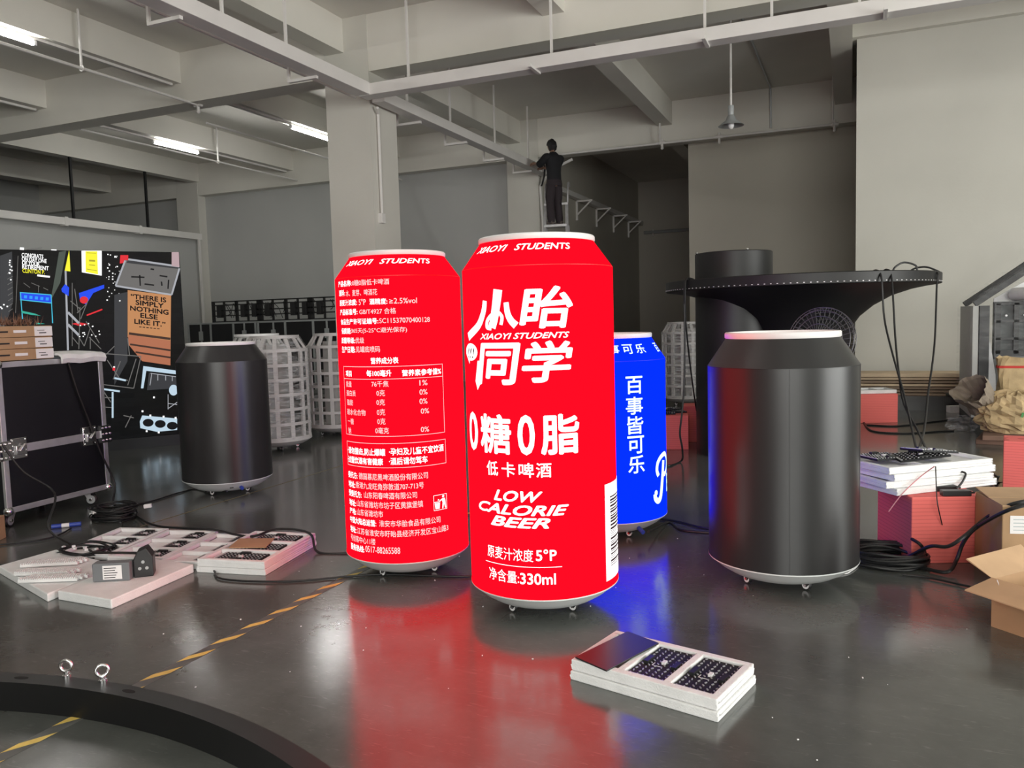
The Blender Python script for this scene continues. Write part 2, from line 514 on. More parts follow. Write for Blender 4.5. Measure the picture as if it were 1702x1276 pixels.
# corridor trunking on wall brackets
t = thing('cable_trunking', 'dim trunking on triangular wall brackets in the dark passage behind the ladder', 'cable trunking', (-6.3, 17.3, 4.42))
MB().bar((0, 0, 0), (0, 8.6, 0), 0.16, 0.12).build('channel', M_STEELW, t, 0.005)
for y in (2.2, 3.9, 5.6, 7.3):
    m = MB().bar((-0.07, y, -0.08), (0.34, y, -0.08), 0.04, 0.04).bar((-0.07, y, -0.55), (-0.07, y, -0.08), 0.05, 0.04)
    m.bar((-0.07, y, -0.42), (0.30, y, -0.09), 0.035, 0.035)
    m.build('wall_bracket', M_STEELW, t)
# rail over the low partition on the left, hung on black rods
t = thing('cable_trunking', 'long grey trunking on top of the low partition wall above the screen', 'cable trunking', (-15.93, -6, 3.84))
MB().bar((0, 0, 0), (0, 22.6, 0), 0.16, 0.16).build('channel', M_STEELW, t, 0.006)
for y in (18.85, 20.9): MB().bar((0, y, 0.08), (0, y, ZS - 3.84), 0.05, 0.05).build('hanger_rod', M_BLACKM, t)
for y in (18.6, 20.6, 16.4): MB().box(-0.09, 0.09, y - 0.04, y + 0.04, -0.10, 0.10).build('joint_clamp', M_STEELW, t)
MB().bar((0.06, 22.5, -0.05), (0.06, 22.5, -2.3), 0.05, 0.05).build('down_pipe', M_STEELW, t)

def pipe(name, label, pts, r, heads=(), rods=(), m=M_STEELW):
    t = thing(name, label, 'pipe', pts[0])
    o = Vector(pts[0])
    MB().tube([Vector(p) - o for p in pts], r, 8).build('pipe_run', m, t)
    for h in heads:
        p = Vector(h) - o
        MB().cyl(p + Vector((0, 0, 0.08)), p + Vector((0, 0, -0.09)), 0.025, 10).cyl(p + Vector((-0.07, 0, 0)), p + Vector((0.07, 0, 0)), 0.035, 10).ball(p + Vector((0, 0, -0.11)), 0.03, n=8, m=6).build('sprinkler_head', M_STEELW, t)
    for h in rods:
        p = Vector(h) - o
        q = MB().cyl(p, (p.x, p.y, ZS - o.z), 0.018, 8)
        q.torus(p, r + 0.012, 0.012, 'Y' if abs((Vector(pts[1]) - o).y) > abs((Vector(pts[1]) - o).x) else 'X', 12, 6)
        q.build('pipe_hanger', M_STEELW, t)
    return t
pipe('sprinkler_pipe', 'thin white sprinkler pipe under the rear beam behind the pendant lamp', [(-6.1, 16.4, 4.89), (-0.25, 16.4, 4.87)], 0.024,
     [(-3.53, 16.4, 4.89), (-2.4, 16.4, 4.88), (-0.3, 16.4, 4.87)], [(-3.57, 16.4, 4.89), (-0.33, 16.4, 4.87)])
pipe('sprinkler_pipe', 'white sprinkler pipe crossing the upper left bay to a single sprinkler head', [(-9.65, -6, 4.97), (-9.62, 10.2, 4.97)], 0.022,
     [(-9.62, 10.15, 4.97)], [(-9.63, 8.05, 4.97), (-9.64, 4.0, 4.97)])
pipe('conduit_pipe', 'thin white conduit hanging beside the trunking at the upper left', [(-6.5, -4, 4.62), (-6.5, 9.9, 4.62)], 0.02, (), [(-6.5, 5.2, 4.62)])
pipe('conduit_pipe', 'thin conduit with a clamp under the far left joist beside a lit tube', [(-12.7, 10.5, 5.02), (-12.7, 16.6, 5.02)], 0.018, (), [(-12.7, 13.9, 5.02)])
pipe('conduit_pipe', 'short hanging rod and conduit in front of the grey back wall, left of the column', [(-9.7, 10.4, 4.75), (-9.7, 16.6, 4.75)], 0.018, (), [(-9.7, 15.6, 4.75)])
pipe('conduit_pipe', 'slim conduit running down the right face of the square column', [(-6.27, 10.12, 3.0), (-6.27, 10.12, 4.4), (-6.2, 10.0, 4.46)], 0.022)
MB().box(-.035, .03, -.05, .05, -.14, 0).build('junction_box', M_STEELW, bpy.data.objects['conduit_pipe.003'], .005)
pipe('conduit_pipe', 'dark conduit slanting across the slab from the pendant lamp to the rear beam', [(-1.5, 12.0, 5.73), (-1.45, 16.55, 5.73), (-1.45, 16.62, 4.98)], 0.02, m=M_GREYM)
pipe('conduit_pipe', 'bundle of pale pipes climbing the column beside the man on the ladder', [(-6.26, 16.7, 0.02), (-6.26, 16.7, 3.6), (-6.26, 16.62, 4.3), (-6.0, 16.6, 4.62), (-5.5, 16.6, 4.80)], 0.03)
pipe('sprinkler_pipe', 'dark pipe with a clamp on the end wall of the dim passage', [(-6.2, 25.9, 4.12), (-3.2, 25.9, 4.12)], 0.05, [(-5.9, 25.9, 4.12)], m=M_GREYM)

def tube_lamp(label, x, y, z=5.20):
    t = thing('tube_lamp', label, 'lamp', (x, y, z), 0, 'fluorescent tube lamps')
    MB().box(-0.016, 0.016, -0.62, 0.62, 0.03, 0.055).build('lamp_body', M_STEELW, t, 0.004)
    MB().cyl((0, -0.58, 0), (0, 0.58, 0), 0.028, 12).build('glowing_tube', M_TUBE, t)
    for s in (-1, 1): MB().box(-0.025, 0.025, s * 0.6 - 0.02, s * 0.6 + 0.02, -0.025, 0.03).build('end_cap', M_WHITE, t)
    l = MB()
tube_lamp('lit tube lamp at the upper left edge of the ceiling', -9.9, 6.98)
tube_lamp('lit tube lamp over the hanging black rods, left of the square column', -13.02, 13.05)
tube_lamp('lit tube lamp partly hidden behind the square column', -9.88, 13.4)
tube_lamp('added unseen tube lamp on the joist over the foam trays, above the frame', -6.85, 3.4)  # this and the next two: added unseen lamps that brighten the left side
tube_lamp('added unseen tube lamp on the joist over the black ring, above the frame', -9.9, 2.4)
tube_lamp('added unseen tube lamp on the joist over the photographer, above the frame', -3.52, 1.6)
# battens the lamps sit on
for i, (x, y0, y1) in enumerate(((-9.9, -2, 9.9), (-13.02, 10.4, 16.6), (-9.88, 10.4, 16.6), (-13.02, -2, 9.9))):
    o = MB().bar((0, 0, 0), (0, y1 - y0, 0), 0.05, 0.035).build('cable_batten', M_STEELW)
    o.location = (x, y0, 5.262)
    tag(o, ['slim wiring batten along the joist at the upper left', 'slim wiring batten of the lamp over the black rods',
            'slim wiring batten of the lamp behind the column', 'slim wiring batten on the farthest left joist of the near bay'][i], 'batten')

t = thing('pendant_lamp', 'grey bell-shaped pendant lamp hanging on a long white rod', 'lamp', (-1.59, 12.0, 4.08))
MB().cyl((0, 0, 0.26), (0, 0, ZS - 4.08), 0.016, 8).build('hanging_rod', M_STEELW, t)
MB().lathe([(0.03, 0.16), (0.055, 0.13), (0.075, 0.08), (0.18, 0.0), (0.172, 0.0), (0.07, 0.07), (0.02, 0.1)], 28).build('lamp_shade', M_GREYM, t)
MB().lathe([(0.0, 0.28), (0.04, 0.28), (0.045, 0.24), (0.04, 0.15), (0.0, 0.15)], 16).build('lamp_holder', M_GREYM, t)
MB().ball((0, 0, 0.02), 0.045, 0.045, 0.07, 14, 8).build('bulb', M_WHITE, t)
# ------------------------------------------------------------------ castors and cans
def castor(parent, x, y, a, h=0.062, wheel=0.024, m_fork=M_BLACKM, m_wheel=M_WHITE):
    R = Matrix.Rotation(a, 3, 'Z')
    q = lambda p: Vector((x, y, 0)) + R @ Vector(p)
    f = MB()
    k_ = max(1.0, h / 0.062)
    f.obox(q((0, 0, h - 0.003)), 0.045 * k_, 0.04 * k_, 0.006, R)
    f.lathe([(0.0, h - 0.006), (0.016, h - 0.006), (0.016, h - 0.016), (0, h - 0.016)], 12, c=(x, y, 0))
    for s in (-1, 1):
        g = 0.013 * k_
        vs = [q((0.016 * k_, s * g, h - 0.014)), q((-0.012 * k_, s * g, h - 0.014)), q((-0.020 * k_, s * g, wheel)), q((-0.004 * k_, s * g, wheel - 0.006))]
        vs += [v + R @ Vector((0, s * 0.003 * k_, 0)) for v in vs]
        f.add(vs, [(0, 1, 2, 3), (4, 5, 6, 7), (0, 1, 5, 4), (1, 2, 6, 5), (2, 3, 7, 6), (3, 0, 4, 7)])
    c = f.build('castor', m_fork, parent)
    Mw = R @ Matrix.Rotation(PI / 2, 3, 'X')
    cc = q((-0.012 * k_, 0, wheel))
    w_ = MB()
    w_.lathe([(wheel * .62, -0.009 * k_), (wheel * .8, -0.0105 * k_), (wheel, -0.007 * k_), (wheel, 0.007 * k_), (wheel * .8, 0.0105 * k_), (wheel * .62, 0.009 * k_)], 20, 1, M=Mw, c=cc)
    w_.lathe([(0.0, -0.006 * k_), (wheel * .3, -0.006 * k_), (wheel * .32, -0.0115 * k_), (wheel * .76, -0.0115 * k_), (wheel * .76, 0.0115 * k_), (wheel * .32, 0.0115 * k_), (wheel * .3, 0.006 * k_), (0.0, 0.006 * k_)], 20, 0, M=Mw, c=cc)
    w_.build('wheel', [m_wheel, M_BLACKP], c)
    MB().cyl(q((-0.012 * k_, -0.018 * k_, wheel)), q((-0.012 * k_, 0.018 * k_, wheel)), 0.006 * k_, 8).build('axle', M_CHROME, c)
    return c

def can(name, label, cat, x, y, R, rr, zs, zr, zt, body_mat, base_mat=M_BASE, group=None, n=96, castor_turn=0.0, zb=0.133):
    """lit or black display can: local +x faces the camera"""
    t = thing(name, label, cat, (x, y, 0), math.atan2(-y, -x), group)
    MB().lathe([(R - 0.01, zb - .002), (R, zb), (R, zs), (rr, zr), (rr - 0.01, zr)], n).build('body', body_mat, t, sharp=20)
    MB().lathe([(rr - 0.02, zr - 0.004), (rr + 0.003, zr - 0.001), (rr + 0.006, zr + 0.004), (rr + 0.006, zt - 0.006), (rr + 0.001, zt), (rr - 0.016, zt), (rr - 0.022, zt - 0.02), (0.0, zt - 0.022)], n).build('top_rim', M_WHITE, t)
    MB().lathe([(R + 0.003, zb + .004), (R + 0.003, zb - .002), (R * .95, zb - .018), (R * .86, zb - .045), (R * .74, zb - .072), (R * .62, zb - .088), (R * .52, zb - .092), (0.0, zb - .092)], n).build('base', base_mat, t)
    for k in range(4):
        a = PI / 4 + PI / 2 * k + castor_turn
        castor(t, 0.205 * math.cos(a), 0.205 * math.sin(a), [1.0, 2.2, 1.9, 0.8][k], 0.056, 0.0245, M_BLACKM, M_WHITE)
    return t

def cone(R, rr, zs, zr):
    return lambda z: R if z <= zs else R + (rr - R) * (z - zs) / (zr - zs)

# front red can ---------------------------------------------------------------
FX, FY, FR, FRR = -1.398, 3.641, 0.3625, 0.274
front = can('display_can', 'nearest tall red glowing can with large white characters and a barcode', 'giant can', FX, FY, FR, FRR, 1.642, 1.766, 1.792, M_RED, zb=.130)
rad = cone(FR, FRR, 1.642, 1.766)
def letters(parent, name, rows, rad, m, dbold=0.0, dshear=0.0):
    mb = MB()
    for r in rows:
        s, t0, t1, z0, z1 = r[:5]
        bold = r[5] if len(r) > 5 else dbold
        sh = r[6] if len(r) > 6 else dshear
        wrap(mb, glyphs(s, bold, sh), t0, t1, z0, z1, rad)
    return mb.build(name, m, parent)
letters(front, 'brand_characters', [('眙', -0.235, 0.44, 1.362, 1.548, .024, .14),
                                    ('同', -0.90, -0.225, 1.112, 1.302, .024, .14), ('学', -0.222, 0.425, 1.122, 1.308, .024, .14)], rad, M_LEDW)
# long pen strokes that run below the brand characters
def stroke(pts, ws):
    vs = []; n = len(pts)
    for i, p in enumerate(pts):
        a = pts[max(i - 1, 0)]; b = pts[min(i + 1, n - 1)]
        dx, dy = b[0] - a[0], b[1] - a[1]; l = math.hypot(dx, dy) or 1
        vs.append((p[0] - dy / l * ws[i] / 2, p[1] + dx / l * ws[i] / 2)); vs.append((p[0] + dy / l * ws[i] / 2, p[1] - dx / l * ws[i] / 2))
    return vs, [(2 * i, 2 * i + 1, 2 * i + 3, 2 * i + 2) for i in range(n - 1)]
def brush(mb, pts, w0, w1, R, lift=.0015, k=7):
    """brush stroke on a can: points are (angle, height), widths in metres"""
    pp = [(p.x, p.y) for p in smooth_path([(t * R, z, 0) for t, z in pts], k)]
    vs, fs = stroke(pp, [w0 + (w1 - w0) * i / (len(pp) - 1) for i in range(len(pp))])
    mb.add([((R + lift) * math.cos(u / R), (R + lift) * math.sin(u / R), z) for u, z in vs], fs)
mb = MB()
brush(mb, [(-0.72, 1.492), (-0.751, 1.441), (-0.866, 1.378), (-1.127, 1.329)], .024, .040, FR)
brush(mb, [(-0.508, 1.539), (-0.54, 1.471), (-0.578, 1.408), (-0.615, 1.37)], .046, .040, FR, .0016)
brush(mb, [(-0.622, 1.367), (-0.692, 1.374), (-0.671, 1.409), (-0.543, 1.44), (-0.463, 1.419), (-0.478, 1.382)], .018, .016, FR, .0017)
brush(mb, [(-0.399, 1.481), (-0.38, 1.431), (-0.336, 1.399), (-0.274, 1.377)], .024, .034, FR, .0018)
mb.build('brand_characters', M_LEDW, front)
mb = MB()
wrap(mb, ([(.25, 0), (.75, .3), (1, 1), (.35, 1), (0, .3)], [(0, 1, 2, 3, 4)]), -0.955, -0.78, 1.085, 1.22, rad, lift=.002)
mb.build('brand_flourish', M_LEDW, front)
letters(front, 'brand_subtitle', [('XIAOYI STUDENTS', -0.828, 0.385, 1.318, 1.345, .02, .35)], rad, M_LEDW)
letters(front, 'shoulder_lettering', [('XIAOYI', -1.10, -0.45, 1.712, 1.742, .02, .35)], rad, M_LEDW); letters(front, 'shoulder_lettering', [('STUDENTS', -0.33, 0.53, 1.712, 1.742, .02, .35)], rad, M_LEDW)
letters(front, 'claim_characters', [('0', -1.200, -0.937, 0.797, 0.980, .02), ('糖', -0.879, -0.378, 0.797, 0.980, .022), ('0', -0.297, -0.077, 0.797, 0.980, .02),
                                    ('脂', -0.008, 0.494, 0.797, 0.980, .026), ('低', -0.775, -0.583, 0.696, 0.763, .014), ('卡', -0.53, -0.34, 0.696, 0.763, .014),
                                    ('啤', -0.295, -0.10, 0.696, 0.763, .014), ('酒', -0.075, 0.116, 0.696, 0.763, .014)], rad, M_LEDW)
letters(front, 'calorie_lettering', [('LOW', -0.665, 0.0, 0.582, 0.634), ('CALORIE', -0.973, 0.327, 0.521, 0.570), ('BEER', -0.730, 0.089, 0.464, 0.512)], rad, M_LEDW, .03, .35)
letters(front, 'volume_lettering', [('原麦汁浓度', -0.808, -0.138, 0.310, 0.368, .004), ('5°P', -0.105, 0.156, 0.315, 0.369, .018)], rad, M_LEDW); letters(front, 'volume_lettering', [('净含量:', -0.787, -0.326, 0.205, 0.263, .004), ('330ml', -0.315, 0.138, 0.205, 0.258, .018)], rad, M_LEDW)
mb = MB(); wrap(mb, SQUARE, -0.85, 0.219, 0.2845, 0.2875, rad); mb.build('divider_line', M_LEDW, front)
# speech bubble with three exclamation marks
poly = [(0.5 + 0.5 * math.cos(2 * PI * k / 28), 0.58 + 0.42 * math.sin(2 * PI * k / 28)) for k in range(28)]
poly = poly[:19] + [(0.36, 0.0)] + poly[20:]
mb = MB(); wrap(mb, (poly, [tuple(range(len(poly)))]), -1.239, -0.894, 1.203, 1.30, rad); bub = mb.build('speech_bubble', M_LEDW, front)
mb = MB(); wrap(mb, glyphs('!!!', 0.0, .25), -1.17, -0.955, 1.232, 1.278, rad, lift=.003); mb.build('bubble_marks', M_LEDK, bub)
# barcode label
mb = MB(); wrap(mb, SQUARE, 0.915, 1.62, 0.168, 0.628, rad); lab = mb.build('barcode_label', M_LEDW, front)
mb = MB(); rb = random.Random(3); z = 0.232
while z < 0.572:
    h = rb.choice((0.003, 0.004, 0.007, 0.010)); wrap(mb, SQUARE, 1.04, 1.56, z, z + h, rad, lift=.003); z += h + rb.choice((0.004, 0.004, 0.007))
mb.build('barcode_bars', M_LEDK, lab)
# seams between the module rows of the skin
def seams(t, R, zs, m, up=()):
    mb = MB()
    for a in up: mb.obox((R * math.cos(a), R * math.sin(a), (zs + .13) / 2), .002, .003, zs - .135, Matrix.Rotation(a, 3, 'Z'))
    for z in (zs - 0.002,):
        mb.lathe([(R + 0.0006, z), (R + 0.0006, z + 0.003)], 96)
    return mb.build('module_seam', m, t)
M_SEAMR = mat('red_seam', (0.05, 0, 0), 0.5, emit=(0.75, 0.0006, 0.002), estr=1.0)
seams(front, FR, 1.642, M_SEAMR)

# left red can ----------------------------------------------------------------
LX, LY, LR, LRR = -2.349, 3.932, 0.3475, 0.264
left = can('display_can', 'tall red glowing can covered in small ingredient text and tables, left of the front can', 'giant can', LX, LY, LR, LRR, 1.652, 1.768, 1.792, M_RED, castor_turn=0.08, zb=.120)
rad = cone(LR, LRR, 1.652, 1.768)
letters(left, 'shoulder_lettering', [('XIAOYI', -1.15, -0.45, 1.716, 1.744, .02, .35)], rad, M_LEDW); letters(left, 'shoulder_lettering', [('STUDENTS', -0.32, 0.64, 1.716, 1.744, .02, .35)], rad, M_LEDW)
T = [
('产品名称:',-1.161,-0.772,1.605,1.637,'b'),('0糖0脂低卡啤酒',-0.762,-0.131,1.605,1.636,''),('原料:',-1.141,-0.947,1.555,1.589,'b'),('水、麦芽、啤酒花',-0.919,-0.321,1.552,1.585,''),
('原麦汁浓度:',-1.135,-0.677,1.503,1.536,'b'),('5°P',-0.643,-0.514,1.503,1.535,''),('酒精度:',-0.453,-0.170,1.503,1.535,'b'),('≥2.5%vol',-0.142,0.273,1.505,1.534,''),
('产品标准号:',-1.134,-0.674,1.453,1.486,'b'),('GB/T4927 合格',-0.638,-0.047,1.453,1.484,''),('食品生产许可证编号:',-1.123,-0.321,1.402,1.434,'b'),('SC11537070400128',-0.306,0.471,1.405,1.431,''),
('保质期:',-1.111,-0.832,1.352,1.385,'b'),('365天(5-25°C避光保存)',-0.826,0.105,1.352,1.384,''),('质量等级:',-1.128,-0.749,1.302,1.335,'b'),('优级',-0.740,-0.573,1.302,1.334,''),
('生产日期:',-1.127,-0.757,1.252,1.287,'b'),('见罐底喷码',-0.742,-0.312,1.254,1.287,'')]
T2 = [('营养成分表',-0.471,-0.040,1.192,1.227,'b'),('项目',-1.025,-0.864,1.124,1.156,'b'),('每100毫升',-0.555,-0.153,1.126,1.161,'b'),('营养素参考值%',0.006,0.646,1.124,1.159,'b'),
('能量',-1.026,-0.876,1.068,1.100,''),('76千焦',-0.475,-0.203,1.071,1.104,''),('1%',0.265,0.393,1.071,1.100,''),('蛋白质',-1.031,-0.790,1.019,1.051,''),('0克',-0.399,-0.263,1.023,1.056,''),('0%',0.260,0.388,1.022,1.051,''),
('脂肪',-1.021,-0.860,0.969,1.001,''),('0克',-0.405,-0.269,0.974,1.007,''),('0%',0.255,0.382,0.973,1.002,''),('碳水化合物',-1.035,-0.603,0.917,0.950,''),('0克',-0.405,-0.272,0.921,0.955,''),('0%',0.269,0.404,0.921,0.949,''),
('一糖',-1.023,-0.864,0.866,0.899,''),('0克',-0.404,-0.273,0.872,0.906,''),('钠',-1.022,-0.943,0.814,0.848,''),('0毫克',-0.443,-0.225,0.823,0.857,''),('0%',0.259,0.393,0.823,0.851,'')]
T3 = [('·请勿撞击,防止爆罐',-1.070,-0.297,0.703,0.743,'b'),('·孕妇及儿童不宜饮酒',-0.237,0.642,0.707,0.747,'b'),('·过量饮酒有害健康',-1.085,-0.339,0.654,0.692,'b'),('·酒后请勿驾车',-0.243,0.350,0.656,0.696,'b')]
T4 = [('委托方:',-1.092,-0.829,0.570,0.607,'b'),('德国慕尼黑啤酒股份有限公司',-0.797,0.346,0.572,0.608,''),('地址:',-1.097,-0.893,0.518,0.555,'b'),('香港九龙旺角弥敦道707-713号',-0.881,0.274,0.521,0.557,''),
('受委托方:',-1.101,-0.757,0.468,0.505,'b'),('山东阳春啤酒有限公司',-0.702,0.162,0.472,0.508,''),('地址:',-1.100,-0.898,0.416,0.453,'b'),('山东省潍坊市坊子区黄旗堡镇',-0.871,0.251,0.420,0.457,''),
('产地:',-1.098,-0.905,0.368,0.405,'b'),('山东省潍坊市',-0.877,-0.373,0.372,0.409,''),('中国大陆总运营:',-1.101,-0.495,0.320,0.357,'b'),('淮安市华胎食品有限公司',-0.443,0.534,0.322,0.358,''),
('地址:',-1.105,-0.918,0.267,0.304,'b'),('江苏省淮安市盱眙县经济开发区宝山路3',-0.898,0.682,0.267,0.303,''),('号创客中心11楼',-1.104,-0.522,0.219,0.255,''),('服务热线:',-1.119,-0.746,0.168,0.205,'b'),('0517-88265588',-0.720,-0.127,0.176,0.211,'')]
def blocks(parent, name, rows, rad):
    bo = [(r[0], r[1], r[2], r[3], r[4], .020) for r in rows if r[5] == 'b']
    th = [(r[0], r[1], r[2], r[3], r[4], .006) for r in rows if r[5] != 'b']
    for r in bo: letters(parent, name, [r], rad, M_LEDW)
    for r in th: letters(parent, name, [r], rad, M_LEDT)
blocks(left, 'ingredient_text', T, rad); blocks(left, 'nutrition_text', T2, rad); blocks(left, 'warning_text', T3, rad); blocks(left, 'maker_text', T4, rad)
def frame(mb, t0, t1, z0, z1, rad, w=0.0026):
    wrap(mb, SQUARE, t0, t1, z0 - w / 2, z0 + w / 2, rad); wrap(mb, SQUARE, t0, t1, z1 - w / 2, z1 + w / 2, rad)
    wa = w / rad(z0)
    wrap(mb, SQUARE, t0, t0 + wa, z0, z1, rad); wrap(mb, SQUARE, t1 - wa, t1, z0, z1, rad)
mb = MB(); frame(mb, -1.10, 0.68, 0.809, 1.178, rad); wrap(mb, SQUARE, -1.10, 0.68, 1.111, 1.1136, rad); mb.build('table_frame', M_LEDT, left)
mb = MB(); frame(mb, -1.092, 0.686, 0.641, 0.7705, rad); mb.build('warning_frame', M_LEDT, left)
# bin symbol: square outline, figure dropping litter into a bin
mb = MB(); t0, t1, z0, z1 = 0.425, 0.671, 0.391, 0.473
frame(mb, t0, t1, z0, z1, rad, .0022)
def sub(poly): return ([tuple(p) for p in poly], [tuple(range(len(poly)))])
for poly in ([(.12, .08), (.42, .08), (.46, .48), (.08, .48)], [(.06, .52), (.48, .52), (.48, .57), (.06, .57)],
             [(.62, .06), (.70, .06), (.76, .42), (.84, .06), (.93, .06), (.88, .55), (.84, .74), (.66, .74), (.42, .62), (.44, .56), (.62, .62), (.66, .45)],
             [(.72 + .085 * math.cos(k * PI / 6), .87 + .085 * math.sin(k * PI / 6)) for k in range(12)], [(.30, .64), (.36, .62), (.40, .70), (.33, .74)]):
    wrap(mb, sub(poly), t0, t1, z0, z1, rad)
mb.build('bin_symbol', M_LEDW, left)
seams(left, LR, 1.652, M_SEAMR)

# blue can ---------------------------------------------------------------------
BX, BY, BR, BRR = -1.455, 5.03, 0.366, 0.279
blue = can('display_can', 'short blue glowing can with vertical white characters behind the front red can', 'giant can', BX, BY, BR, BRR, 1.135, 1.272, 1.30, M_BLUE, castor_turn=-0.1)
rad = cone(BR, BRR, 1.135, 1.272)
M_LEDC = mat('pale_blue_white_led', (0.1, 0.1, 0.1), 0.5, emit=(0.66, 0.93, 1.0), estr=1.3, spec=0.2)
letters(blue, 'vertical_characters', [('百', .288, .60, .934, 1.042), ('事', .285, .602, .808, .917), ('皆', .30, .607, .687, .797), ('可', .302, .616, .566, .676), ('乐', .312, .621, .444, .554)], rad, M_LEDC, .014)
letters(blue, 'shoulder_characters', [('百', -.30, -.06, 1.178, 1.235), ('事', .0, .22, 1.178, 1.235), ('可', .28, .50, 1.178, 1.235), ('乐', .56, .78, 1.178, 1.235), ('百', 1.16, 1.38, 1.178, 1.235)], rad, M_LEDC, .012)
# script letter P: a swelling stroke, then a small slab E that turns out of sight
mb = MB()
k1 = [(p.x, p.y) for p in smooth_path([(.02, .20, 0), (.04, .10, 0), (.14, .04, 0), (.25, .12, 0), (.33, .40, 0), (.42, .85, 0)], 8)]
wrap(mb, stroke(k1, [.11 + .03 * (i / len(k1)) for i in range(len(k1))]), .843, 1.62, .234, .538, rad)
k2 = [(p.x, p.y) for p in smooth_path([(.16, .56, 0), (.10, .68, 0), (.14, .84, 0), (.30, .95, 0), (.52, .97, 0), (.68, .84, 0), (.66, .66, 0), (.52, .56, 0), (.40, .56, 0)], 8)]
wrap(mb, stroke(k2, [.10] * len(k2)), .843, 1.62, .234, .538, rad, lift=.002)
dot = [(.055 + .055 * math.cos(k * PI / 8), .22 + .06 * math.sin(k * PI / 8)) for k in range(16)]
wrap(mb, sub(dot), .843, 1.62, .234, .538, rad, lift=.0025)
mb.build('script_initial', M_LEDC, blue)
letters(blue, 'slab_letter', [('E', 1.36, 1.56, .275, .395)], rad, M_LEDC, .02)
seams(blue, BR, 1.135, mat('blue_seam', (0, 0, 0.05), 0.5, emit=(0.0006, 0.008, 0.8), estr=1.0))
def plug(t, a, R, z, tail):
    p = Vector((R * math.cos(a), R * math.sin(a), z)); q = p + Vector((math.cos(a), math.sin(a), -0.35)) * 0.05
    return MB().cyl(p, q, 0.014, 12).build('power_plug', M_BLUEP, t)
plug(blue, 0.55, BR * .9, 0.09, None)

# black cans -------------------------------------------------------------------
br_ = can('display_can', 'unlit black can at the right, in front of the black canopy stand', 'giant can', -0.328, 4.36, 0.3755, 0.281, 1.135, 1.276, 1.306, M_BLACK, castor_turn=-0.12)
seams(br_, .3755, 1.135, M_BLACKM, (.09, 1.34, 2.9, -1.6))
bl = can('display_can', 'unlit black can at the left, beside the silver-edged black case', 'giant can', -4.97, 5.35, 0.3705, 0.277, 1.128, 1.262, 1.285, M_BLACK, castor_turn=0.15, zb=.125)
plug(bl, 0.30, 0.30, 0.085, None)
MB().obox((0.318, 0.02, 0.083), 0.01, 0.03, 0.018, Matrix.Rotation(0.05, 3, 'Z')).build('power_socket', M_BLACKP, bl)

# skeleton cans -----------------------------------------------------------------
def cage(label, x, y, film=True, rim=False, turn=0.0, mat_f=None):
    m_ = mat_f or mat('pale_grey_skeleton', (0.46, 0.45, 0.44), 0.5, var=0.06, scale=5)
    t = thing('skeleton_can', label, 'can frame', (x, y, 0), turn, 'unfinished can frames')
    R, zs, rr, zt = 0.365, 1.135, 0.272, 1.29
    for z, r in [(0.125 + k * (zs - 0.14) / 6, R) for k in range(7)] + [(zt - 0.02, rr)]:
        MB().lathe([(r, z), (r, z + 0.034), (r - 0.02, z + 0.034), (r - 0.02, z)], 48, close=True).build('hoop', m_, t)
    for k in range(14):
        a = 2 * PI * k / 14
        c, s = math.cos(a), math.sin(a)
        R3 = Matrix.Rotation(a, 3, 'Z')
        b = MB().obox(((R - 0.012) * c, (R - 0.012) * s, (0.12 + zs) / 2), 0.02, 0.048, zs - 0.12, R3)
        b.bar(((R - 0.012) * c, (R - 0.012) * s, zs), ((rr - 0.012) * c, (rr - 0.012) * s, zt - 0.01), 0.042, 0.02)
        b.build('upright', m_, t)
    MB().box(-0.17, 0.17, -0.012, 0.012, 0.12, 1.2).box(-0.012, 0.012, -0.17, 0.17, 0.12, 1.2).build('inner_panel', m_, t)
    MB().lathe([(0.0, 0.128), (R + 0.004, 0.128), (R + 0.004, 0.112), (R * .9, 0.085), (R * .74, 0.056), (R * .55, .042), (0.0, 0.042)], 48).build('base', m_, t)
    for k in range(4):
        a = PI / 4 + k * PI / 2
        castor(t, 0.21 * math.cos(a), 0.21 * math.sin(a), a + k, .056, .0245)
    if film:
        MB().lathe([(R + 0.006, 0.13), (R + 0.009, 0.5), (R + 0.006, 0.9), (R + 0.008, zs), (rr + 0.012, zt)], 40).build('stretch_film', M_FILM, t)
    if rim:
        MB().lathe([(0.0, zt), (rr + 0.01, zt), (rr + 0.01, zt + 0.03), (0, zt + 0.03)], 48).build('top_rim', M_WHITE, t)
    return t
cage('film-wrapped pale can frame standing just right of the left black can', -6.10, 7.42)
cage('bare pale can frame partly behind the left red can', -6.12, 8.62, film=False, turn=0.2)
cage('pale can frame with a flat white lid, behind the film-wrapped one', -7.15, 8.35, film=False, rim=True, turn=0.1)
cage('pale can frame in shiny film between the blue can and the black canopy stand', -2.42, 12.75, turn=0.3)
# ------------------------------------------------------------------ big flight case on the left, its boxes
# local frame: x to the right along the front, y into the case, z up
def ballcorner(mb, c, r=0.035):
    mb.ball(c, r, n=10, m=8)
def latch(parent, x, z, m=M_CHROME):
    q = MB().box(x - 0.062, x + 0.062, -0.012, 0.0, z - 0.075, z + 0.075)
    q.box(x - 0.035, x + 0.035, -0.028, -0.010, z - 0.045, z + 0.02)
    q.cyl((x - 0.012, -0.034, z - 0.02), (x + 0.03, -0.034, z + 0.03), 0.008, 8)
    for sx in (-1, 1):
        for k in range(4): q.ball((x + sx * 0.052, -0.013, z - 0.06 + k * 0.04), 0.008, n=8, m=6)
    return q.build('butterfly_latch', m, parent, 0.003)
A = fl(182.5, 810, 0.12); B = fl(13, 853, 0.12)
ang = math.atan2(A.y - B.y, A.x - B.x)
CW_ = (A - B).length
case = thing('flight_case', 'large black wheeled case with silver edges and latches at the left of the frame', 'flight case', (B.x, B.y, 0), ang)
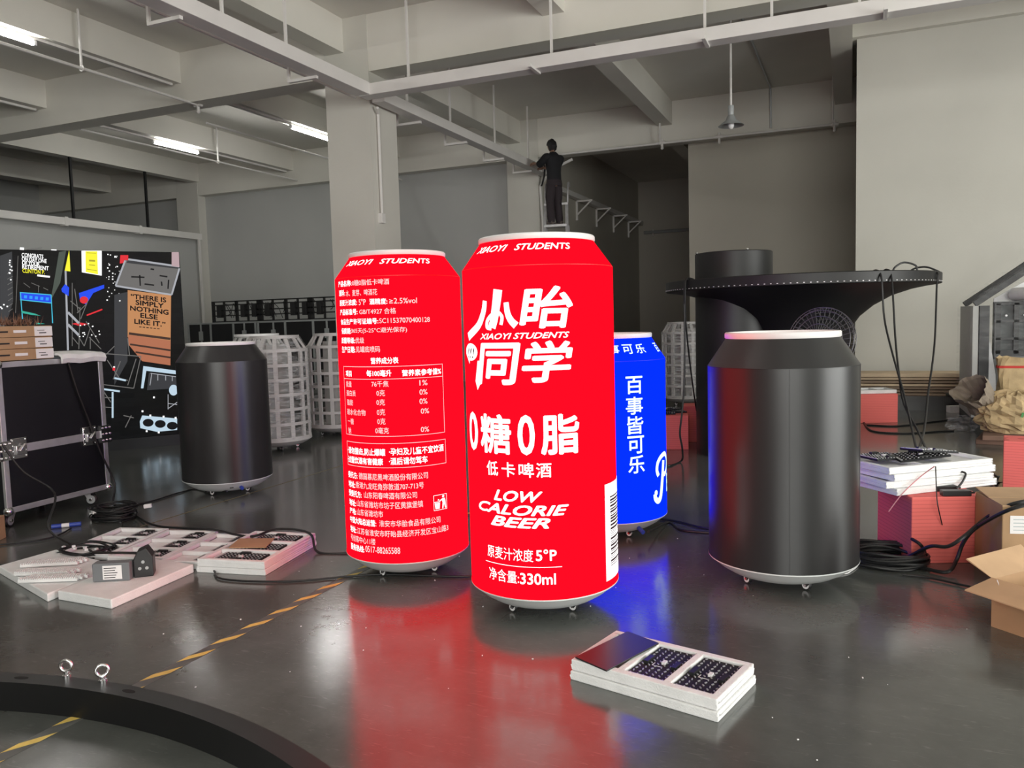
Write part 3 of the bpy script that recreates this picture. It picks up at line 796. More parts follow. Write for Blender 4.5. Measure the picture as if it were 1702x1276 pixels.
ZB, ZT, DEP = 0.12, 1.20, 0.75
MB().box(0.0, CW_, 0.0, DEP, ZB, ZT).build('case_shell', mat('black_laminate', (0.008, 0.008, 0.010), 0.35, var=0.15, scale=4), case)
e = 0.022
def edges(name, bars):
    q = MB()
    for b in bars: q.box(*b)
    return q.build(name, M_ALU, case, 0.003)
edges('vertical_edge', [(-.006, e * 1.6, -.006, e, ZB, ZT)]); edges('vertical_edge', [(CW_ - e * 1.6, CW_ + .006, -.006, e, ZB, ZT)])
edges('vertical_edge', [(CW_ - e, CW_ + .006, DEP - e, DEP + .006, ZB, ZT)])
edges('bottom_edge', [(0, CW_, -.006, e, ZB - .006, ZB + .035), (CW_ - e, CW_ + .006, 0, DEP, ZB - .006, ZB + .035)])
edges('top_edge', [(0, CW_, -.006, e, ZT - .035, ZT + .006), (CW_ - e, CW_ + .006, 0, DEP, ZT - .035, ZT + .006)])
edges('lid_edge', [(0, CW_, -.008, .01, 0.54, 0.60), (CW_ - .01, CW_ + .008, 0, DEP, 0.54, 0.60)])
for x in (0.01, CW_ - 0.01):
    for z in (ZB + .01, ZT - .01):
        q = MB(); ballcorner(q, (x, 0.005, z)); q.build('corner_guard', M_CHROME, case)
    q = MB().box(x - .05, x + .05, -.016, .0, .50, .64)
    for dx in (-.035, 0, .035):
        for dz in (.52, .57, .62): q.ball((x + dx, -.016, dz), .010, n=8, m=6)
    q.build('corner_brace', M_CHROME, case)
latch(case, 0.12, .575); latch(case, CW_ - 0.17, .575)
def big_castor(parent, x, y, a, h=0.115, w_=0.045):
    c = castor(parent, x, y, a, h, w_, M_ALU, M_GREYM)
for x, y, a in ((0.09, 0.10, .3), (CW_ - 0.12, 0.10, 2.0), (0.09, DEP - .1, .8), (CW_ - .12, DEP - .1, 1.2)): big_castor(case, x, y, a)

def case_pt(px, py):                                           # point on the case front for a sight line
    d = ray(px, py); nrm = Vector((-math.sin(ang), math.cos(ang), 0))
    k = nrm.dot(Vector((B.x, B.y, 0)) - EYE) / nrm.dot(d)
    p = EYE + d * k - Vector((B.x, B.y, 0))
    return p.x * math.cos(ang) + p.y * math.sin(ang), p.z
u_end, _ = case_pt(95, 595); u_mid, _ = case_pt(67, 600)
BH = (1.465 - 1.212) / 3
def in_case(x, y, z): 
    return Vector((B.x + x * math.cos(ang) - y * math.sin(ang), B.y + x * math.sin(ang) + y * math.cos(ang), z))
names = ('lowest', 'middle', 'topmost')
for k in range(3):
    p = in_case(u_end + (0.012, 0.0, -0.006)[2 - k] - 0.0, 0.03 + 0.01 * k, ZT + 0.010 + BH * k)
    bx = thing('cardboard_carton', names[k] + ' brown flat carton with a white end label on the black case', 'carton', p, ang + (0.0, 0.02, -0.015)[k], 'cartons on the black case')
    wl = u_end - u_mid
    MB().box(-0.80, 0, 0, 0.42, 0.001, BH - .002).build('carton_body', M_CARD, bx, 0.003)
    MB().box(-wl, 0.002, -0.003, 0.42, 0.006, BH - .007).build('end_label', M_LABEL, bx)
    MB().box(-wl - .17, -wl - .07, -0.004, 0.0, BH * .38, BH * .62).build('hand_hole_label', M_LABEL, bx)
    q = MB()
    for i in range(3): q.box(-wl * .75 + i * .012, -wl * .75 + i * .012 + (.03, .02, .035)[i], -0.0045, -.002, BH * (.3 + .0 * i), BH * .38)
    q.build('printed_marks', M_INK, bx); q = MB()
    q.box(-wl * .85, -wl * .45, -0.0045, -.002, BH * .55, BH * .60); q.box(-wl - .30, -wl - .215, -0.0045, -.002, BH * .42, BH * .55)
    q.build('printed_marks', M_INK, bx)
# straw on the cartons
q = MB(); rs = random.Random(5)
for k in range(420):
    x = rs.uniform(-0.75, -0.02); y = rs.uniform(0.02, 0.30); l = rs.uniform(0.04, 0.10); a = rs.uniform(0, 2 * PI); tl = rs.uniform(0.1, 1.2)
    d = Vector((math.cos(a) * math.sin(tl), math.sin(a) * math.sin(tl), math.cos(tl))) * l
    p = Vector((x, y, rs.uniform(0.0, 0.02)))
    s = Vector((-math.sin(a), math.cos(a), 0)) * 0.004
    q.add([p - s, p + s, p + d], [(0, 1, 2)])
o = q.build('packing_straw', mat('dry_brown_straw', (0.22, 0.11, 0.07), 0.8, var=0.3, scale=20))
o.location = in_case(u_end - .02, 0.04, ZT + .012 + BH * 3); o.rotation_euler = (0, 0, ang)
tag(o, 'loose fringe of dry brown straw lying on the topmost carton', 'straw', kind='stuff')
# folded white foam sheet on the right end of the case top
sh = []
for i in range(9):
    a = i / 8
    sh.append((0, -0.02 + 0.40 * a, 0.045 + 0.012 * math.sin(a * 5)))
q = MB()
nx = 10; prof = [(-0.035, -0.045), (-0.05, -0.01), (-0.035, 0.022), (0.0, 0.034), (0.15, 0.040), (0.40, 0.036), (0.40, 0.022), (0.0, 0.018), (-0.024, 0.008), (-0.03, -0.045)]
vs = []; fs = []
for i in range(nx + 1):
    x = -0.02 + (CW_ - u_end) * i / nx
    for y, z in prof: vs.append((x, y, z + 0.006 * math.sin(i * 1.1)))
k = len(prof)
for i in range(nx):
    for j in range(k): fs.append((i * k + j, (i + 1) * k + j, (i + 1) * k + (j + 1) % k, i * k + (j + 1) % k))
fs += [tuple(range(k)), tuple(nx * k + j for j in range(k))[::-1]]
q.add(vs, fs, 0, True)
o = q.build('foam_sheet', M_FOAM); o.location = in_case(u_end + .03, 0.0, ZT + .012); o.rotation_euler = (0, 0, ang)
tag(o, 'white foam sheet folded over the front edge of the black case top', 'foam sheet')

# ------------------------------------------------------------------ LED wall with a night city picture
SP = Vector((-7.60, 7.35, 0)); sdir = Vector((0.614, 0.789, 0)).normalized(); sang = math.atan2(sdir.y, sdir.x)
snrm = Vector((-sdir.y, sdir.x, 0))
def scr(px, py):
    d = ray(px, py); k = snrm.dot(SP - EYE) / snrm.dot(d); p = EYE + d * k
    return (p - SP).dot(sdir), p.z
sc = thing('led_video_wall', 'large LED wall at the left showing a night city street picture', 'screen', SP, sang)
s1, zt1 = scr(298, 419); _, zb1 = scr(294, 721)
def city_material():
    m = bpy.data.materials.new('night_city_picture'); m.use_nodes = True
    nt = m.node_tree; L = nt.links.new; b = nt.nodes['Principled BSDF']
    b.inputs['Base Color'].default_value = (0.01, 0.01, 0.01, 1); b.inputs['Roughness'].default_value = 0.5
    tc = nt.nodes.new('ShaderNodeTexCoord'); mp = nt.nodes.new('ShaderNodeMapping'); mp.inputs['Rotation'].default_value = (math.radians(90), 0, 0)
    L(tc.outputs['Object'], mp.inputs['Vector'])
    br = nt.nodes.new('ShaderNodeTexBrick'); br.inputs['Scale'].default_value = 9.0
    br.inputs['Color1'].default_value = (0.006, 0.006, 0.007, 1); br.inputs['Color2'].default_value = (0.016, 0.015, 0.017, 1); br.inputs['Mortar'].default_value = (0.003, 0.003, 0.004, 1)
    br.inputs['Brick Width'].default_value = 1.6; br.inputs['Row Height'].default_value = 0.5
    L(mp.outputs['Vector'], br.inputs['Vector'])
    no = nt.nodes.new('ShaderNodeTexNoise'); no.inputs['Scale'].default_value = 1.6; no.inputs['Detail'].default_value = 4
    L(mp.outputs['Vector'], no.inputs['Vector'])
    mx = nt.nodes.new('ShaderNodeMixRGB'); mx.blend_type = 'MULTIPLY'; mx.inputs['Fac'].default_value = 0.85
    L(br.outputs['Color'], mx.inputs['Color1']); L(no.outputs['Color'], mx.inputs['Color2'])
    L(mx.outputs['Color'], b.inputs['Emission Color']); b.inputs['Emission Strength'].default_value = 0.35; b.inputs['Specular IOR Level'].default_value = 0.08
    return m
MB().box(-5.2, s1, 0.0, 0.09, zb1, zt1).build('display_panel', city_material(), sc)
MB().box(-5.2, s1 - .02, -0.02, 0.5, 0.0, zb1 - .002).build('plinth', M_BLACKM, sc)
MB().box(-5.2, s1 - .05, 0.10, 0.30, 0.14, zt1 - .05).build('rear_frame', M_BLACKM, sc)
def em(name, col, s=1.0):
    return mat('picture_' + name, tuple(c * 0.02 for c in col), 0.5, emit=col, estr=s, spec=0.2)
E_W = em('white', (1, 1, 1), 1.1); E_Y = em('yellow', (0.85, 0.80, 0.03)); E_PY = em('pale_yellow', (0.9, 0.85, 0.45)); E_B = em('blue', (0.01, 0.06, 0.75)); E_C = em('cyan', (0.05, 0.45, 0.62))
E_LB = em('light_blue', (0.02, 0.30, 0.85)); E_R = em('red', (0.65, 0.02, 0.03)); E_O = em('orange', (0.46, 0.21, 0.085)); E_OD = em('dark_brown', (0.045, 0.022, 0.015)); E_OM = em('mid_orange', (0.38, 0.135, 0.07))
E_G = em('grey', (0.13, 0.125, 0.12)); E_GL = em('light_grey', (0.34, 0.35, 0.38)); E_GD = em('dark_grey', (0.035, 0.036, 0.04)); E_T = em('teal', (0.03, 0.36, 0.27)); E_GN = em('grey_green', (0.06, 0.075, 0.062)); E_K = em('black', (0.004, 0.004, 0.005)); E_P = em('pink_grey', (0.42, 0.30, 0.32)); E_LBL = em('pale_blue', (0.45, 0.58, 0.68))
_lift = [0.002]
def pic(name, polys, m, parent=None):
    """flat shapes of the screen picture; pixel outlines are turned into places on the screen"""
    _lift[0] += 0.0006
    q = MB()
    for poly in polys:
        pts = [scr(*p) for p in poly]
        q.add([(s, -_lift[0], z) for s, z in pts], [tuple(range(len(pts)))])
    return q.build(name, m, sc)
def ln(x0, y0, x1, y1, w=1.6):
    l = math.hypot(x1 - x0, y1 - y0); dx, dy = -(y1 - y0) / l * w / 2, (x1 - x0) / l * w / 2
    return [(x0 + dx, y0 + dy), (x1 + dx, y1 + dy), (x1 - dx, y1 - dy), (x0 - dx, y0 - dy)]
def lines(name, segs, m, w=1.6): return pic(name, [ln(*s, w) for s in segs], m)
def ptext(name, rows, m, bold=.02):
    _lift[0] += 0.0006
    q = MB()
    for s, xl, yb, xr, yb2, h in rows:                          # baseline from (xl,yb) to (xr,yb2), cap height h px
        vs, fs = glyphs(s, bold, 0.0)
        out = []
        for x, y in vs:
            a, z = scr(xl + (xr - xl) * x, yb + (yb2 - yb) * x - h * y)
            out.append((a, -_lift[0], z))
        q.add(out, fs)
    return q.build(name, m, sc)
pic('picture_tower', [[(98, 419), (110, 416), (100, 470), (84, 500), (92, 455)]], E_GN)
pic('picture_streets', [[(0, 425), (20, 418), (22, 500), (10, 540), (0, 545)], [(190, 490), (212, 485), (212, 600), (190, 640)]], E_GD)
lines('picture_facade', [(12 + i * .3, 455 + i * 9, 21, 450 + i * 9) for i in range(8)] + [(26, 520, 30, 425), (39, 470, 50, 478), (52, 470, 66, 476), (64, 474, 64, 486), (42, 415, 70, 412), (72, 478, 80, 482)], E_G, 1.0)
ptext('picture_lettering', [('CONGRATS', 36, 427, 72, 430, 7), ('ON DAY ONE', 36.3, 433.5, 77.5, 437.5, 7), ('OF YOUR', 36.6, 440, 66, 442.5, 7), ('RETIREMENT', 37, 446.5, 81, 449.5, 7)], E_W)
ptext('picture_lettering', [('CLINTON P.', 37.3, 453, 74.5, 456, 7)], E_Y)
pic('picture_caption', [ln(62, 457.5, 83, 460, 3), ln(33, 413, 40, 413.5, 4), ln(85, 415, 94, 415.5, 1.6)], E_W)
pic('picture_spire', [[(107.5, 450), (115, 415), (117, 451)]], E_Y)
pic('picture_billboard', [[(135.4, 416.6), (169, 416.6), (169, 458), (136, 452.5)]], E_W)
pic('picture_billboard', [[(142, 417.5), (161.5, 417.5), (163, 456), (142.5, 452)]], E_Y)
pic('picture_billboard', [ln(144, 420, 160, 421, 1.0), ln(144, 447, 161, 450, 1.0), ln(148, 433, 158, 433.5, 3), ln(148, 440, 158, 441, 1.2)], em('olive', (0.35, 0.30, 0.02)))
pic('picture_sign', [[(33, 486), (85, 490), (85, 503.5), (33.5, 498)]], E_B)
pic('picture_sign', [ln(40 + i * 9, 493 + i * .9, 45 + i * 9, 493.4 + i * .9, 5) for i in range(5)], E_LB)
lines('picture_sign', [(33, 486, 85, 490), (33.5, 498, 85, 503.5), (34, 486, 37.5, 530), (85, 490, 87.5, 537)], E_C, 1.6)
pic('picture_canopy', [[(35, 516), (58, 521), (68, 525), (52, 523), (36, 520)], [(60, 536), (75, 538), (60, 539)]], E_T)
pic('picture_pole', [ln(109, 450, 113, 582, 3.2)], E_GL)
pic('picture_flag', [[(131, 487), (173, 473), (173, 479), (155, 487), (143, 506), (133, 500)], [(102, 480), (108, 472), (115, 478), (114, 492), (103, 485)]], E_B)
pic('picture_ball', [[(139.5 + 7 * math.cos(k * PI / 8), 498.5 + 6 * math.sin(k * PI / 8)) for k in range(16)], ln(144, 524, 170, 514, 2.4), [(119, 538), (132, 535.5), (146, 538.5), (132, 541.5)], [(200, 424), (213, 424), (213, 436), (199, 438)]], E_R)
lines('picture_truss', [(113, 518, 132, 538), (113, 538, 132, 558), (120, 470, 120, 575), (124, 480, 130, 520), (117, 500, 135, 515), (128, 555, 140, 575), (133, 510, 131, 580), (128, 520, 143, 506), (134, 530, 146, 500), (120, 560, 130, 572), (140, 575, 150, 545), (148, 560, 168, 580), (150, 560, 150, 580), (143, 534, 165, 570), (0, 540, 10, 575), (3, 530, 12, 560)], E_G, 1.4)
pic('picture_truss', [ln(113, 519, 131, 537, 4), ln(113, 539, 131, 557, 4)], E_GL)
rr_ = random.Random(11)
pic('picture_lights', [ln(x, y, x + w, y + .2, w * .9) for x, y, w in [(rr_.uniform(176, 198), rr_.uniform(418, 500), rr_.uniform(1.0, 2.4)) for _ in range(30)] + [(rr_.uniform(14, 19), rr_.uniform(430, 470), 2.5) for _ in range(9)] + [(rr_.uniform(130, 168), rr_.uniform(535, 560), 2) for _ in range(14)] + [(rr_.uniform(0, 12), rr_.uniform(505, 525), 2.5) for _ in range(4)]], E_W)
pic('picture_rooftop', [[(208, 432), (298, 446), (285, 489), (192, 475)]], E_G)
pic('picture_rooftop', [[(214, 429), (298, 441), (298, 447), (210, 437)]], E_GD)
lines('picture_rooftop', [(192, 475, 285, 490), (192, 475, 208, 433), (285, 490, 298, 446), (213, 431, 298, 443)], E_GL, 3)
lines('picture_roof_clutter', [(218, 460, 240, 461), (232, 457, 233, 475), (265, 458, 278, 460), (280, 465, 279, 480), (268, 468, 269, 475), (250, 447, 256, 448), (240, 472, 256, 474)], E_K, 2.5)
pic('picture_tower', [[(285, 419), (297, 419), (298, 444), (285, 442)]], E_P)
pic('picture_banner', [[(212, 482), (284, 491), (283, 607), (212, 560)]], E_O)
ptext('picture_lettering', [('“THERE IS', 217, 496.5, 276, 503, 8.5), ('SIMPLY', 225, 506.5, 272, 512.5, 8.5), ('NOTHING', 216, 516, 280, 523.5, 8.5), ('ELSE', 233, 528, 262, 531.5, 8.5), ('LIKE IT.”', 223, 538, 275, 543.5, 8.5)], E_K, .03)
pic('picture_caption', [ln(231 + 6 * i, 543 + .6 * i, 235 + 6 * i, 543.4 + .6 * i, 1.4) for i in range(6)], E_K)
# plain pattern of warm bands stands where the banner carries artwork
pic('picture_artwork', [[(213, 556), (283, 566), (283, 607), (236, 600), (213, 572)]], E_OM)
pic('picture_artwork', [ln(214, 554, 283, 563, 4), ln(216, 572, 283, 582, 3), ln(225, 585, 283, 594, 3)], E_OD)
lines('picture_frame', [(168, 587, 234, 592), (234, 592, 222, 645), (222, 645, 165, 638), (178, 598, 198, 628), (198, 628, 212, 632), (226, 596, 212, 640), (175, 590, 190, 575), (172, 650, 184, 668), (172, 660, 186, 661), (172, 676, 186, 677), (212, 562, 215, 590), (200, 600, 188, 630), (205, 690, 222, 694), (208, 710, 218, 690)], E_G, 1.5)
lines('picture_frame', [(169, 646, 199, 650), (187, 651, 187, 694), (190, 628, 209, 632)], E_LBL, 3)
pic('picture_frame', [[(238, 608), (295, 616), (295, 622), (243, 616), (238, 645), (234, 645)]], E_LBL)
pic('picture_rooftop', [[(247, 619), (294, 625), (294, 645), (244, 648)]], E_GD)
lines('picture_frame', [(250, 620, 294, 626), (252, 620, 249, 640), (262, 622, 262, 632), (275, 624, 275, 632), (286, 625, 286, 633)], E_GL, 1.2)
pic('picture_dish', [[(288 + 7.5 * math.cos(k * PI / 9), 648 + 9 * math.sin(k * PI / 9)) for k in range(18)]], E_LBL)
lines('picture_dish', [(279, 655, 279, 680), (279, 670, 294, 672), (280, 678, 294, 668)], E_GL, 1.2)
pic('picture_rooftop', [[(232, 700), (236, 690), (294, 695), (294, 714), (260, 717), (233, 711)]], E_LBL)
pic('picture_fans', [[(cx + 9 * math.cos(k * PI / 9), cy + 6.5 * math.sin(k * PI / 9)) for k in range(18)] for cx, cy in ((246, 702), (266, 704), (286, 707))], E_K)
pic('picture_lights', [ln(x, y, x + 3, y, 3) for x, y in ((235, 683), (248, 690), (270, 692), (290, 694), (242, 716), (262, 718), (254, 660), (188, 610))], E_W)
pic('picture_lights', [ln(187, 613, 191, 613, 5)], E_R)

# ------------------------------------------------------------------ row of black cases at the rear with open panel frames on top
cases = [(-13.45, -11.55, 'black latched road case at the left end of the rear row'), (-11.53, -9.4, 'black latched road case in the rear row behind the skeleton cans'), (-9.38, -7.3, 'black road case in the rear row hidden mostly by the left red can')]
for k, (x0, x1, lb) in enumerate(cases):
    t = thing('flight_case', lb, 'flight case', (x0, 13.5, 0), 0, 'road cases along the grey wall')
    W = x1 - x0
    MB().box(0, W, 0, 0.7, 0.10, 1.52).build('case_shell', MATS['black_laminate'], t)
    MB().box(-.004, W + .004, -0.012, 0.7, 1.50, 1.535).build('top_edge', M_GREYM, t, 0.003)
    for u in (0.0, W * .33, W * .66, W - .05): MB().box(u, u + .05, -.012, 0.0, .1, 1.5).build('vertical_edge', M_GREYM, t)
    for u in (W * .20, W * .83): MB().box(u - .05, u + .05, -.03, 0, 1.15, 1.35).box(u - .02, u + .02, -.015, 0, .1, 1.5).build('butterfly_latch', M_GREYM, t, 0.004)
    for u, y in ((.15, .1), (W - .15, .1), (.15, .6), (W - .15, .6)): castor(t, u, y, u, 0.1, .04)
lb = ('leftmost', 'second from left', 'third from left', 'rightmost')
for k in range(4):
    x0 = -12.95 + k * 1.32
    t = thing('panel_frame', lb[k] + ' open black lattice panel frame standing on the rear road cases', 'panel frame', (x0, 13.72, 1.536), 0, 'lattice frames on the road cases')
    q = MB()
    for u in (0.0, 0.32, 0.65, 0.97, 1.24): q.box(u, u + (.055 if u in (0.0, 1.24, .65) else .025), 0, .05, 0, .46)
    for z in (0.0, .13, .24, .36, .435): q.box(0, 1.3, 0, .05, z, z + .025)
    q.build('lattice', M_BLACKM, t)
    for u in (.16, .82, 1.12):
        MB().box(u, u + .11, -.03, .07, .10, .36).build('power_box', M_BLACKM, t, 0.005)
    q = MB(); rs = random.Random(k)
    for i in range(7):
        a = rs.uniform(.05, 1.2); b = min(1.25, max(.05, a + rs.uniform(-.3, .3)))
        q.tube(smooth_path([(a, .02, .40), ((a + b) / 2 + .05, -.01, rs.uniform(.1, .3)), (b, .02, rs.uniform(.05, .2))], 5), .008, 5)
    q.build('wiring', M_CABLE, t)

# ------------------------------------------------------------------ foam trays, modules
def tray(name, label, c, rz, W, Ln, h, pockets=3, thick=None, group=None, z=0.0, along='y'):
    """shallow foam tray, pockets in a row along local y"""
    t = thing(name, label, 'foam tray', (c[0], c[1], z), rz, group)
    q = MB(); wl = 0.03; fl_ = h * .45
    q.box(-W / 2, W / 2, -Ln / 2, Ln / 2, 0, fl_)
    q.box(-W / 2, -W / 2 + wl, -Ln / 2, Ln / 2, fl_, h); q.box(W / 2 - wl, W / 2, -Ln / 2, Ln / 2, fl_, h)
    pl = (Ln - wl * (pockets + 1)) / pockets
    for k in range(pockets + 1):
        y = -Ln / 2 + k * (pl + wl)
        q.box(-W / 2 + wl, W / 2 - wl, y, y + wl, fl_, h)
    q.build('tray_body', M_FOAM, t, 0.004)
    return t, pl, fl_
def module_parts(t, W, Ln, seed=0):
    MB().box(-W / 2, W / 2, -Ln / 2, Ln / 2, 0, 0.012).build('circuit_board', M_PCB, t, 0.001)
    q = MB(); rs = random.Random(seed)
    nx, ny = max(4, int(W / .022)), max(5, int(Ln / .024))
    for i in range(nx):
        for j in range(ny):
            x = -W / 2 + W * (i + .5) / nx; y = -Ln / 2 + Ln * (j + .5) / ny
            if abs(x) < W * .2 and (abs(abs(y) - Ln * .36) < Ln * .05 or abs(y) < Ln * .08): continue
            a = rs.choice((0.3, .9, -.5)); R = Matrix.Rotation(a, 3, 'Z')
            q.obox((x, y, 0.014), 0.010, 0.0042, 0.004, R)
    q.build('chips', M_CHIP, t)
    for s in (-1, 1): MB().box(-.03, .03, s * Ln * .36 - .010, s * Ln * .36 + .010, .012, .024).build('ribbon_socket', M_BLACKP, t)
    MB().box(-.006, .018, -.012, .002, .012, .022).box(-.03, -.027, -.01, .03, .012, .013).box(-.03, -.005, .028, .031, .012, .013).build('power_socket', M_WHITE, t)
    MB().box(-W / 2 + .002, -W / 2 + .014, -Ln / 2 + .004, Ln / 2 - .004, .012, .0145).build('edge_strip', M_CHIP, t)
def module(label, p, rz, W, Ln, group, tilt=None):
    t = thing('led_module', label, 'LED module', p, rz, group)
    module_parts(t, W, Ln)
    if tilt: t.rotation_euler = tilt
    return t
def loc(t, x, y, z):
    a = t.rotation_euler.z
    return Vector((t.location.x + x * math.cos(a) - y * math.sin(a), t.location.y + x * math.sin(a) + y * math.cos(a), t.location.z + z))
# tray at the front right: two trays stacked, pockets run along the long side
fa = math.radians(-14.3) + PI / 2                               # local y points to the left along the long side
g = 'white foam trays'
ft0, pl, f0 = tray('foam_tray', 'lower white foam tray of the pair on the floor in the right foreground', (-0.663, 2.955), fa, 0.36, 0.605, 0.035, group=g)
ft1, pl, f0 = tray('foam_tray', 'upper white foam tray with two LED modules, right foreground floor', (-0.665, 2.960), fa, 0.352, 0.598, 0.042, group=g, z=0.036)
mproto = module('LED module in the middle pocket of the right foreground tray', loc(ft1, 0.0, -0.005, f0 + .001), fa, 0.285, 0.160, None)
mod2 = dup(mproto, loc(ft1, 0.0, -0.194, f0 + .001), fa, 'LED module in the right pocket of the foreground tray, nearest the camera')
o = MB().box(-.080, .080, -.162, .162, 0, .006).build('dark_panel', mat('dark_satin_panel', (0.02, 0.018, 0.02), 0.35), bevel=.001)
o.location = (-.845, 2.985, .083); o.rotation_euler = (math.radians(1.5), math.radians(2.0), math.radians(-24))
tag(o, 'thin dark satin panel lying tilted on the left end of the foreground tray', 'panel')
# small module prototype for the left group
sm = None
ga = math.radians(13)
tl = []
for k, (cx, cy, z, h, W, lb) in enumerate(((-4.42, 3.70, 0, .045, .375, 'leftmost foam tray of the floor group, modules at its right side'), (-4.03, 3.75, 0, .045, .375, 'second foam tray from the left in the floor group'),
                                       (-3.655, 3.78, 0, .045, .36, 'foam tray partly under the thick tray with cardboard'), (-3.31, 3.79, 0.036, .045, .43, 'thick white foam tray with a cardboard scrap, right end of the floor group'))):
    if k == 3:
        tray('foam_tray', 'foam tray directly beneath the thick tray with the cardboard scrap', (-3.312, 3.79), ga - .06, .44, .62, .035, group=g)
    t, pl, f0 = tray('foam_tray', lb, (cx, cy), ga - (.06 if k == 3 else 0), W, .62, h, group=g, z=z)
    for j in range(3):
        y = -.205 + .2035 * j
        p = loc(t, .08 if k < 3 else 0.0, y, f0 + .001)
        pos = ('nearest', 'middle', 'farthest')[j] + ' LED module in the ' + ('leftmost', 'second', 'third', 'thick right-hand')[k] + ' floor tray'
        if k < 3:
            if sm is None:
                sm = module(pos, p, ga, .15, .15, 'small LED modules in the floor trays')
            else:
                dup(sm, p, ga, pos)
        else:
            dup(mproto, p, ga - .06 + PI * 0, pos, 'LED modules in the thick tray')
    tl.append(t)
o = MB().box(-.11, .11, -.10, .10, 0, .004).build('cardboard_scrap', M_CARD); o.location = loc(tl[3], -.06, .02, .048); o.rotation_euler = (0, 0.03, ga + .2)
tag(o, 'brown cardboard scrap lying on the thick foam tray', 'cardboard')
# plain white foam slabs
def slab(label, pts, z0, h):
    c = sum((Vector(p) for p in pts), Vector((0, 0))) / len(pts)
    q = MB().prism([(p[0] - c.x, p[1] - c.y) for p in pts], 0, h)
    o = q.build('foam_slab', M_FOAM, bevel=.006); o.location = (c.x, c.y, z0)
    return tag(o, label, 'foam slab', 'plain foam slabs')
slab('white foam slab under the bagged parts at the far left of the floor', [(-4.62, 3.06), (-3.86, 2.80), (-3.93, 3.30), (-4.60, 3.42)], 0, .045)
slab('white foam slab carrying the grey power adapter', [(-3.84, 2.845), (-3.44, 2.835), (-3.49, 3.44), (-3.93, 3.46)], 0, .05)
# clear bags of small white parts
for k, (x, y, a, lb) in enumerate(((-4.30, 3.18, .5, 'clear bag of white plastic strips, left one on the slab'), (-4.17, 3.04, .35, 'clear bag of white plastic strips, middle one on the slab'), (-4.03, 2.97, .42, 'clear bag of white plastic strips nearest the camera'))):
    t = thing('parts_bag', lb, 'bag', (x, y, .046), a, 'bags of plastic strips')
    q = MB()
    for s in (-1, 0, 1):
        q.box(-.16 + .015 * s, .16 + .015 * s, s * .028 - .012, s * .028 + .012, .004, .020)
        for i in range(26): q.box(-.157 + .015 * s + i * .0120, -.149 + .015 * s + i * .0120, s * .028 - .0115, s * .028 + .0115, .020, .027)
    q.build('plastic_strips', M_WHITE, t, .002)
    MB().ball((0, 0, .022), .19, .055, .024, 18, 8, jit=.06).build('clear_bag', M_FILM2, t)
# power adapter standing on edge with its mains plug box
ad = thing('power_adapter', 'grey power adapter with a white rating label on the foam slab', 'adapter', (-3.70, 3.08, .051), math.radians(28))
MB().box(-.10, .095, -.035, .03, 0, .10).build('adapter_body', mat('grey_plastic', (0.16, 0.17, 0.18), .45), ad, .005)
MB().box(-.045, .055, -.0365, -.0352, .012, .088).build('rating_label', M_LABEL, ad)
q = MB()
for i in range(5): q.box(-.038, .02 + .006 * (i % 3), -.0374, -.0364, .02 + i * .013, .024 + i * .013)
q.build('label_print', M_INK, ad)
ad2 = thing('socket_block', 'black mains socket block leaning behind the grey adapter', 'socket', (-3.605, 3.20, .051), math.radians(40))
MB().prism([(-.05, 0), (.05, 0), (.05, .11), (.02, .16), (-.03, .14), (-.05, .10)], -.05, .05, M=Matrix.Rotation(PI / 2, 3, 'X')).build('socket_housing', M_BLACKP, ad2, .006)
q = MB()
for x, z in ((-.018, .05), (.018, .05), (0, .085)): q.cyl((x, -.0515, z), (x, -.049, z), .009, 10)
q.build('socket_holes', M_GREYM, ad2)

# ------------------------------------------------------------------ black ring in the left foreground
rg = thing('ring_frame', 'large black metal ring lying on the floor in the left foreground', 'metal ring', (-2.35, -0.34, 0))
RI, RO, RH = 2.312, 2.388, 0.112
MB().lathe([(RI, 0), (RI, RH), (RO, RH), (RO, 0)], 220, close=True).build('ring_body', mat('ring_black_paint', (.006, .006, .0065), .42), rg)
c0 = Vector((-2.35, -.34, 0))
for px, py in ((52, 1117), (228, 1141)):
    p = fl(px, py, RH) - c0; a = math.atan2(p.y, p.x); r = (RI + RO) / 2
    q = MB().prism([(.020 * math.cos(k * PI / 8) * 1.5, .011 * math.sin(k * PI / 8)) for k in range(16)], RH + .0002, RH + .001, M=Matrix.Translation((r * math.cos(a), r * math.sin(a), 0)) @ Matrix.Rotation(a + PI / 2, 4, 'Z'))
    q.build('slot', mat('dark_hole', (0.001, 0.001, 0.001), .9), rg)
for i, (px, py) in enumerate(((111, 1124), (171, 1132))):
    p = fl(px, py, RH)
    t = thing('eye_bolt', ('left', 'right')[i] + ' shiny eye bolt screwed into the top of the black ring', 'eye bolt', p, math.radians(25 + 20 * i), 'eye bolts')
    MB().lathe([(0, 0), (.016, 0), (.016, .008), (.009, .011), (.009, .02), (0, .02)], 16).build('collar', M_CHROME, t)
    MB().torus((0, 0, .042), .021, .0065, 'Y', 28, 10).build('eye', M_CHROME, t)

